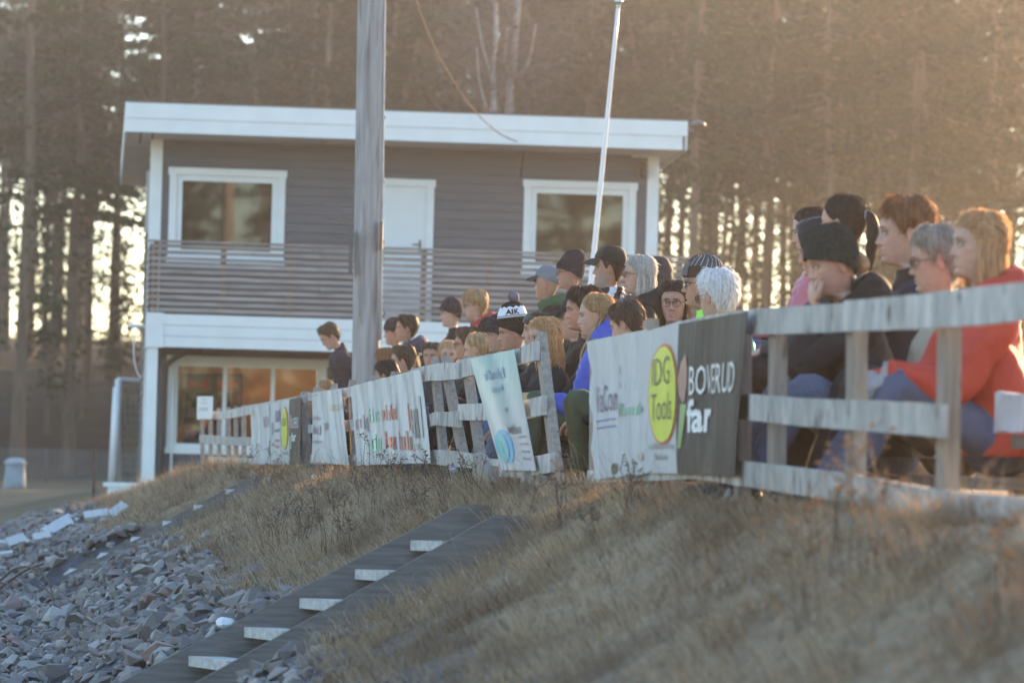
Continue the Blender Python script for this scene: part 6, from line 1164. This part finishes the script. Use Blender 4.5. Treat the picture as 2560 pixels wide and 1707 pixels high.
    if scarf is not None:
        c = MB(); 
        for kk_ in range(3):
            a = np.linspace(0, 2 * math.pi, 21); z0 = -0.145 - 0.026 * kk_; pth = [(-0.022 + (0.075 + 0.010 * kk_) * math.cos(q) + 0.012, (0.078 + 0.012 * kk_) * math.sin(q), z0 - 0.012 * math.cos(q + kk_)) for q in a]; Vt, Ft = tube(pth, 0.023, 10, 2, False); Vt += 0.005 * wob(Vt, 60, kk_, 2)[:, None]; c.add(Vt, Ft)
        c.V = [warp(v) for v in c.V]; put(c, 'scarf', scarf)
    # trousers and shoes
    if legs:
        tr = MB(); 
        for sd in (-1, 1):
            hj = np.array([hx - 0.0, hyo + sd * 0.085 * s, H + 0.02]); 
            if stand: ft = np.array([hx + 0.03 + 0.04 * sd, hyo + sd * 0.10, gzr + 0.09]); kn, ft = ik(hj, ft, (H - gzr) * 0.53, (H - gzr) * 0.50, (1, 0, 0))
            else:
                fx, fz_ = (foot[0], gzr + foot[1]) if foot else (0.50 * s, max(gzr, H - 0.44 * s)); ft = np.array([hx + fx + 0.05 * sd * 0, hyo + sd * 0.12 * s, fz_ + 0.09 * s]); kn, ft = ik(hj, ft, 0.44 * s, 0.42 * s, (0.7, sd * 0.15, 1))
            tr.tube([tuple(hj + np.array([-0.05 * s, 0, 0.0])), tuple(hj * 0.8 + kn * 0.2), tuple(hj * 0.4 + kn * 0.6), tuple(kn), tuple(kn * 0.55 + ft * 0.45), tuple(ft)], np.array([0.095, 0.095, 0.082, 0.068, 0.060, 0.050]) * s, 16, sub=5); V = tr.V[-1]; V += 0.009 * wob(V, 36, sd + 3, 2)[:, None]
            sh = MB(); sh.ell(ft + np.array([0.075 * s, 0, -0.045 * s]), (0.135 * s, 0.048 * s, 0.045 * s), None, 16, 10); V = sh.V[0]; V[:, 2] = np.maximum(V[:, 2], ft[2] - 0.085 * s); sh.tube([tuple(ft + np.array([0.0, 0, -0.05 * s])), tuple(ft + np.array([0, 0, 0.03 * s]))], [0.05 * s, 0.05 * s], 12); so = put(sh, 'shoe', shoes); sl = MB(); sl.ell(ft + np.array([0.072 * s, 0, -0.078 * s]), (0.145 * s, 0.052 * s, 0.020 * s), None, 16, 8); put(sl, 'sole', SOLE, so)
            if stripes:
                for kq in range(3): sq = MB(); sq.tube([tuple(ft + np.array([(0.045 + 0.035 * kq) * s, 0.047 * s, -0.066 * s])), tuple(ft + np.array([(0.015 + 0.035 * kq) * s, 0.045 * s, -0.020 * s]))], 0.009 * s, 6); put(sq, 'stripe', WHITEC, so)
        tr.ell((hx, hyo, H + 0.01), (0.135 * s, 0.17 * s, 0.11 * s)); put(tr, 'trousers', trousers)
    PEOPLE.append((root, hp, H + hp.z, gz, stand)); return root
P = person
HB_ = {  # chin-propping hands for the woman in the green beanie
 -1: ((0.085, -0.045, -0.165), (0.15, 0.15, 1), (-0.9, 0.1, 0.2), 0.55), 1: ((0.105, 0.055, -0.175), (0.05, -0.35, 1), (-0.9, 0, 0.2), 0.7)}
def pt(*a, **k): return P(*a, **k)
# ---- nearest group at the right
pt(2442, 618, 690, 'woman in a red hooded jacket with long blond hair and sunglasses pushed up', 6, 2, hyaw=6, skin=2, male=False, hair='long', hcol='blond', hairlen=0.30, sunglasses=True, jacket=REDJ, hood=REDJ, trousers=DENIM, hipoff=(-0.10, 0.0), hands={1: ((0.34, 0.10, -0.47), (0.8, -0.2, -0.6), (0.3, -0.2, -1), 0.6), -1: ((0.36, -0.08, -0.50), (0.8, 0.2, -0.6), (0.3, 0.2, -1), 0.6)}, gloves=(WOOLG, None), fat=1.12, foot=(0.62, 0.0))
pt(2352, 652, 655, 'grey-blond man with glasses and sand-coloured jacket, laughing beside the red jacket', 4, 4, hyaw=-6, skin=2, hair='short', hcol='grey', hvol=0.022, glasses=True, jacket=SAND, trousers=CHAR, hipoff=(-0.06, 0.0))
pt(2262, 585, 625, 'tall ginger-haired man in a dark navy jacket among the nearest spectators', 2, 3, hyaw=2, skin=2, hair='short', hcol='ginger', hvol=0.024, jacket=NAVY, collar=BLACK, trousers=CHAR, hipoff=(-0.06, 0.0), fat=1.12, scale=1.05)
pt(2098, 655, 640, 'person in a bottle-green beanie resting chin on both hands', 10, 10, hyaw=4, skin=2, male=False, hair='tied', hcol='blond', hat='beanie', hatmat=GREENK, jacket=CHAR, hood=BLACK, trousers=DENIML, hipoff=(-0.22, 0.0), hands=HB_, foot=(0.60, 0.0), stripes=True)
pt(2105, 562, 565, 'woman with a long brown ponytail seen half from behind', -22, 2, hyaw=-14, skin=2, male=False, hair='pony', hcol='dbrown', jacket=CHAR, trousers=BLACK, hipoff=(-0.04, 0))
pt(2038, 577, 480, 'dark-haired woman in a pink quilted jacket looking down', 4, 12, hyaw=4, skin=2, male=False, hair='tied', hcol='black', jacket=PINKJ, puffer=True, trousers=DENIM, hipoff=(-0.02, 0), scale=0.95)
pt(2058, 628, 545, 'person hidden under a black quilted hood beside the pink jacket', -6, 8, hyaw=-8, skin=1, male=False, hair='none', hat='hood', hatmat=cloth('black_shell', (0.014, 0.014, 0.018), 0.45), jacket=BLACK, puffer=True, trousers=CHAR, scale=0.92, hipoff=(-0.06, 0))
# ---- behind the white and black banners
pt(1795, 740, 505, 'white-haired man in a mint green quilted jacket seen from behind', -34, 4, hyaw=-16, skin=2, hair='short', hcol='white', hvol=0.020, glasses=True, jacket=MINT, puffer=True, collar=NEON, trousers=DENIM, hipoff=(-0.05, -0.02), fat=1.1)
pt(1757, 712, 468, 'man with glasses in a grey striped knit cap with flaps', 2, 2, hyaw=2, skin=1, hair='none', hcol='grey', hat='flap', hatmat=GREYK, glasses=True, jacket=BLACK, collar=NEON, trousers=CHAR, hipoff=(-0.05, 0.0), nose=1.15)
pt(1677, 756, 425, 'dark-haired woman with round glasses turning towards the camera', 40, 4, hyaw=40, skin=1, male=False, hair='long', hcol='dbrown', hairlen=0.22, glasses=True, jacket=BLACK, trousers=BLACK, hipoff=(-0.03, 0.0))
pt(1583, 805, 458, 'boy with short brown hair peeking over the white banner', -18, 14, hyaw=-10, skin=2, hair='short', hcol='brown', hvol=0.016, jacket=NAVY, trousers=GREENP, hipoff=(-0.06, 0.0), scale=0.96, foot=(0.30, 0.0))
# ---- centre rows
pt(1493, 790, 430, 'young blond woman in a royal blue quilted jacket at the gate gap', 0, 0, hyaw=2, skin=2, male=False, hair='tied', hcol='dblond', jacket=BLUEJ, puffer=True, hood=BLUEJ, trousers=GREENP, hipoff=(-0.06, 0.0), hands={1: ((0.30, 0.12, -0.50), (1, 0.1, 0.25), (0, -0.4, -1), 0.35), -1: ((0.32, -0.04, -0.50), (1, 0.2, 0.1), (0, 0.4, -1), 0.35)}, gloves=(YGLOVE, None), foot=(0.46, 0.0), nose=1.05, lock=True, hoodscale=1.55)
pt(1491, 803, 419, 'person in a white knit hat and black high collar, mostly hidden by the blond woman', 0, 2, skin=1, hair='none', hat='beanie', hatmat=WHITEC, jacket=BLACK, puffer=True, collar=BLACK, trousers=BLACK)
pt(1460, 775, 408, 'young man with tousled dark curly hair', 2, 2, hyaw=2, skin=1, hair='short', hcol='dbrown', hvol=0.030, jacket=BLACK, trousers=BLACK, nose=1.05)
pt(1436, 803, 398, 'smiling young man in a black peaked cap', 0, -2, hyaw=2, skin=2, hair='short', hcol='brown', hat='cap', hatmat=BLACK, jacket=BLACK, trousers=CHAR, nose=1.15)
pt(1364, 845, 412, 'blond woman with sunglasses in her straight hair behind the slanting post', 8, 6, hyaw=14, skin=2, male=False, hair='long', hcol='blond', hairlen=0.20, sunglasses=True, jacket=BLACK, trousers=DENIML, hipoff=(-0.10, 0), foot=(0.5, 0.0))
pt(1346, 828, 386, 'woman with a patterned headband over dark tied-back hair', 2, 2, hyaw=4, skin=2, male=False, hair='tied', hcol='dbrown', hat='band', hatmat=CAMO, jacket=BLACK, puffer=True, trousers=BLACK)
pt(1390, 822, 374, 'person in a dark brown knit cap hidden behind the blond woman', 0, 4, skin=1, hair='none', hat='beanie', hatmat=cloth('brown_knit', (0.035, 0.025, 0.02), 0.95, 0.2, 0.6, 60), jacket=CHAR, trousers=BLACK)
pt(1288, 832, 366, 'man in a black and white AIK pompom beanie', 6, 6, hyaw=8, skin=1, hair='none', hcol='brown', hat='aik', hatmat=BLACKK, jacket=BLACK, trousers=BLACK)
pt(1256, 838, 352, 'man in a navy hood just behind the pompom beanie', 2, 4, skin=1, hair='short', hcol='brown', hat='beanie', hatmat=NAVYK, jacket=NAVY, trousers=BLACK, beard=('grey', 0.3))
pt(1228, 846, 336, 'person in a plain black beanie turned away', -20, 6, skin=1, hair='none', hat='beanie', hatmat=BLACKK, jacket=BLACK, trousers=BLACK)
pt(1200, 872, 342, 'girl with blond hair tied back by a dark band', -8, 8, skin=2, male=False, hair='tied', hcol='blond', hat=None, jacket=BLACK, puffer=True, trousers=DENIM, scale=0.95)
pt(1168, 862, 312, 'curly brown-haired man with glasses', 4, 4, skin=1, hair='short', hcol='brown', hvol=0.026, glasses=True, jacket=CHAR, trousers=BLACK)
pt(1116, 887, 294, 'blond woman with loose hair facing the camera', 55, 6, hyaw=28, skin=2, male=False, hair='long', hcol='blond', hairlen=0.18, jacket=CHAR, puffer=True, trousers=BLACK, scale=0.97)
pt(1078, 892, 280, 'man with short brown hair peering over the fence towards the camera', 50, 4, hyaw=18, skin=1, hair='short', hcol='brown', jacket=SLATEJ, trousers=BLACK)
pt(1010, 902, 302, 'boy with light brown hair low behind the white banners', -8, 6, skin=2, hair='short', hcol='brown', hvol=0.018, jacket=BLACK, trousers=BLACK, scale=0.98)
pt(966, 906, 286, 'person with long ginger-brown hair half hidden by the power pole', -40, 6, skin=2, male=False, hair='long', hcol='ginger', hairlen=0.20, jacket=NAVY, trousers=BLACK)
pt(972, 938, 306, 'dark-haired head just above the fence right of the power pole', -20, 10, skin=1, hair='short', hcol='black', hvol=0.016, jacket=BLACK, trousers=BLACK, scale=0.96)
pt(812, 976, 262, 'small blond child behind the fence beside the kiosk', -6, 4, skin=2, male=False, hair='tied', hcol='dblond', jacket=SLATEJ, trousers=DENIM, scale=0.80)
# ---- back row
pt(1594, 690, 386, 'woman with silver bobbed hair, glasses and patterned scarf', 2, 2, hyaw=4, skin=2, male=False, hair='bob', hcol='silver', hvol=0.016, hairlen=0.135, glasses=True, jacket=BLACK, hood=BLACK, scarf=SCARFM, trousers=BLACK, seat=0.42, hipoff=(-0.02, 0.0))
pt(1522, 672, 384, 'bearded man in a dark green and black trucker cap with striped scarf', 0, 0, hyaw=-2, skin=1, hair='short', hcol='dbrown', hat='cap', hatmat=(cloth('black_cap', (0.014, 0.013, 0.014)), cloth('cap_green', (0.04, 0.042, 0.035)), cloth('cap_green', (0.04, 0.042, 0.035))), beard=('grey', 0.65), jacket=BLACK, collar=BLACK, scarf=STRIPES, trousers=BLACK, seat=0.42)
pt(1637, 702, 352, 'person in a dark hood behind the silver-haired woman', -10, 4, skin=1, hair='none', hat='hood', hatmat=CHAR, jacket=CHAR, trousers=BLACK, stand=True)
pt(1428, 682, 332, 'man with glasses in a tall navy beanie', 0, 2, hyaw=2, skin=1, hair='none', hcol='brown', hat='slouch', hatmat=NAVYK, glasses=True, jacket=CHAR, collar=CHAR, trousers=BLACK, stand=True)
pt(1366, 712, 322, 'man in a grey baseball cap and forest green hooded jacket', -14, 2, hyaw=-10, skin=1, hair='none', hcol='brown', hat='cap', hatmat=(GREYCAP, cloth('dark_cap_brim', (0.03, 0.03, 0.034))), jacket=GREENJ, hood=GREENJ, trousers=OLIVE, stand=True)
pt(1190, 764, 278, 'woman with short dark blond hair in a dark red jacket', 0, 2, hyaw=4, skin=2, male=False, hair='fringe', hcol='dblond', hvol=0.024, glasses=True, jacket=REDD, hood=REDD, trousers=BLACK, stand=True, fat=1.15)
pt(1130, 785, 266, 'man in a navy beanie and black jacket before the balcony band', 0, 2, skin=2, hair='none', hcol='brown', hat='beanie', hatmat=NAVYK, jacket=BLACK, trousers=BLACK, stand=True)
pt(1016, 822, 262, 'dark-haired man in an olive jacket with slate hood', 0, 4, hyaw=-4, skin=1, hair='short', hcol='dbrown', hvol=0.018, jacket=OLIVE, hood=SLATEJ, trousers=BLACK, stand=True)
pt(988, 832, 250, 'man in a navy beanie hidden behind the olive jacket', 0, 4, skin=1, hair='none', hat='beanie', hatmat=NAVYK, jacket=NAVY, trousers=BLACK, stand=True)
pt(842, 832, 246, 'boy in a navy quilted jacket bending his head down by the power pole', 8, 38, hyaw=6, skin=2, hair='short', hcol='brown', hvol=0.020, jacket=NAVY, puffer=True, trousers=DENIM, stand=True, hipoff=(-0.20, 0.0))
for r_, hp_, hz_, gz_, st_ in PEOPLE: print('PERSON %.2f %.2f head %.2f hip %.2f gz %.2f off %.2f %s' % (hp_.x, hp_.y, hp_.z, hz_, gz_, hp_.x - xf(hp_.y), st_))
# ------------------------------------------------------------------ low plank benches under the seated people
seats = [(r_.location.copy(), hz_, gz_) for r_, hp_, hz_, gz_, st_ in PEOPLE if not st_]
M_BENCH = pmat('bench_plank_wood', (0.24, 0.20, 0.165), 0.85, 0.3, 7, 0.4, 50, (3, 0.7, 6))
names = ['nearest', 'second', 'third', 'fourth', 'fifth', 'sixth', 'seventh', 'eighth', 'ninth', 'tenth']
used = [False] * len(seats); benches = []
for i, (p, hz, gz) in enumerate(seats):
    if used[i]: continue
    grp = [i]; used[i] = True
    for j, (q_, hz2, g2_) in enumerate(seats):
        if used[j]: continue
        if any(abs((q_ - seats[k][0]).dot(FD)) < 0.95 and abs((q_ - seats[k][0]).dot(FN)) < 0.16 and abs(hz2 - seats[k][1]) < 0.08 for k in grp): grp.append(j); used[j] = True
    benches.append(grp)
for n_, grp in enumerate(benches):
    ps = [seats[k][0] for k in grp]; al = [q_.dot(FD) for q_ in ps]; pe = sum(q_.dot(FN) for q_ in ps) / len(ps); zt_ = min(seats[k][1] for k in grp) - 0.085; a0, a1 = min(al) - 0.24, max(al) + 0.24; gz = seats[grp[0]][2]
    if zt_ - gz < 0.07: zt_ = gz + 0.07
    c = FD * ((a0 + a1) / 2) + FN * pe; e = empty('plank_bench', (c.x, c.y, gz), math.atan2(FD.y, FD.x)); L_ = a1 - a0
    m_ = MB(); m_.box((0, 0, zt_ - gz - 0.02), (L_, 0.26, 0.045)); m_.build('seat', M_BENCH, e)
    for sx in (-1, 1):
        m_ = MB(); m_.box((sx * (L_ / 2 - 0.07), 0, (zt_ - gz - 0.045) / 2 - 0.02), (0.09, 0.2, max(zt_ - gz - 0.045, 0.02))); m_.build('leg', M_POST, e)
    who = PEOPLE[[k for k, q_ in enumerate(PEOPLE) if not q_[4]][grp[0]]][0]['label']
    tag(e, 'low plank seat under the ' + ' '.join(who.split()[:7]), 'bench', 'plank seats of the spectators')
# bench at the right picture edge with a paper cup bag
a = W(2415, 1105, 690); e = empty('plank_bench', (a.x + 0.3, a.y - 0.4, tz(a.x, a.y)))
zb_ = W(2480, 1103, 700).z; m_ = MB(); m_.box((0.1, 0.1, zb_ - e.location.z), (0.5, 1.6, 0.05), Matrix.Rotation(0.15, 3, 'Z')); m_.build('seat', M_BENCH, e)
for yy in (-0.55, 0.7):
    m_ = MB(); m_.box((0.1, yy, (zb_ - e.location.z) / 2), (0.4, 0.08, zb_ - e.location.z - 0.06)); m_.build('leg', M_POST, e)
tag(e, 'low wooden bench at the right edge behind the red-jacketed woman', 'bench')
p = W(2525, 1050, 730); m_ = MB(); V, Fc = tube([(0, 0, 0), (0, 0, 0.06), (0.004, 0, 0.13)], [0.05, 0.053, 0.057], 10); V += 0.006 * wob(V, 60, 2)[:, None]; m_.add(V, Fc); o_ = m_.build('paper_bag', pmat('paper', (0.45, 0.45, 0.48), 0.8), None, False); o_.location = (p.x, p.y, zb_ + 0.03); tag(o_, 'crumpled white paper bag on the bench at the right edge', 'bag')

# ------------------------------------------------------------------ evening haze
hz = MB(); hz.b2((-330, -170, -3.2), (330, 480, 36)); ho_ = hz.build('haze', None if False else bpy.data.materials.new('evening_haze'))
hm = ho_.data.materials[0]; hm.use_nodes = True; nt = hm.node_tree; nt.nodes.remove(nt.nodes['Principled BSDF']); pv = nt.nodes.new('ShaderNodeVolumePrincipled'); pv.inputs['Color'].default_value = (0.96, 0.92, 0.86, 1); pv.inputs['Density'].default_value = HAZE; pv.inputs['Anisotropy'].default_value = 0.82
nt.links.new(pv.outputs[0], nt.nodes['Material Output'].inputs['Volume']); tag(ho_, kind='stuff')
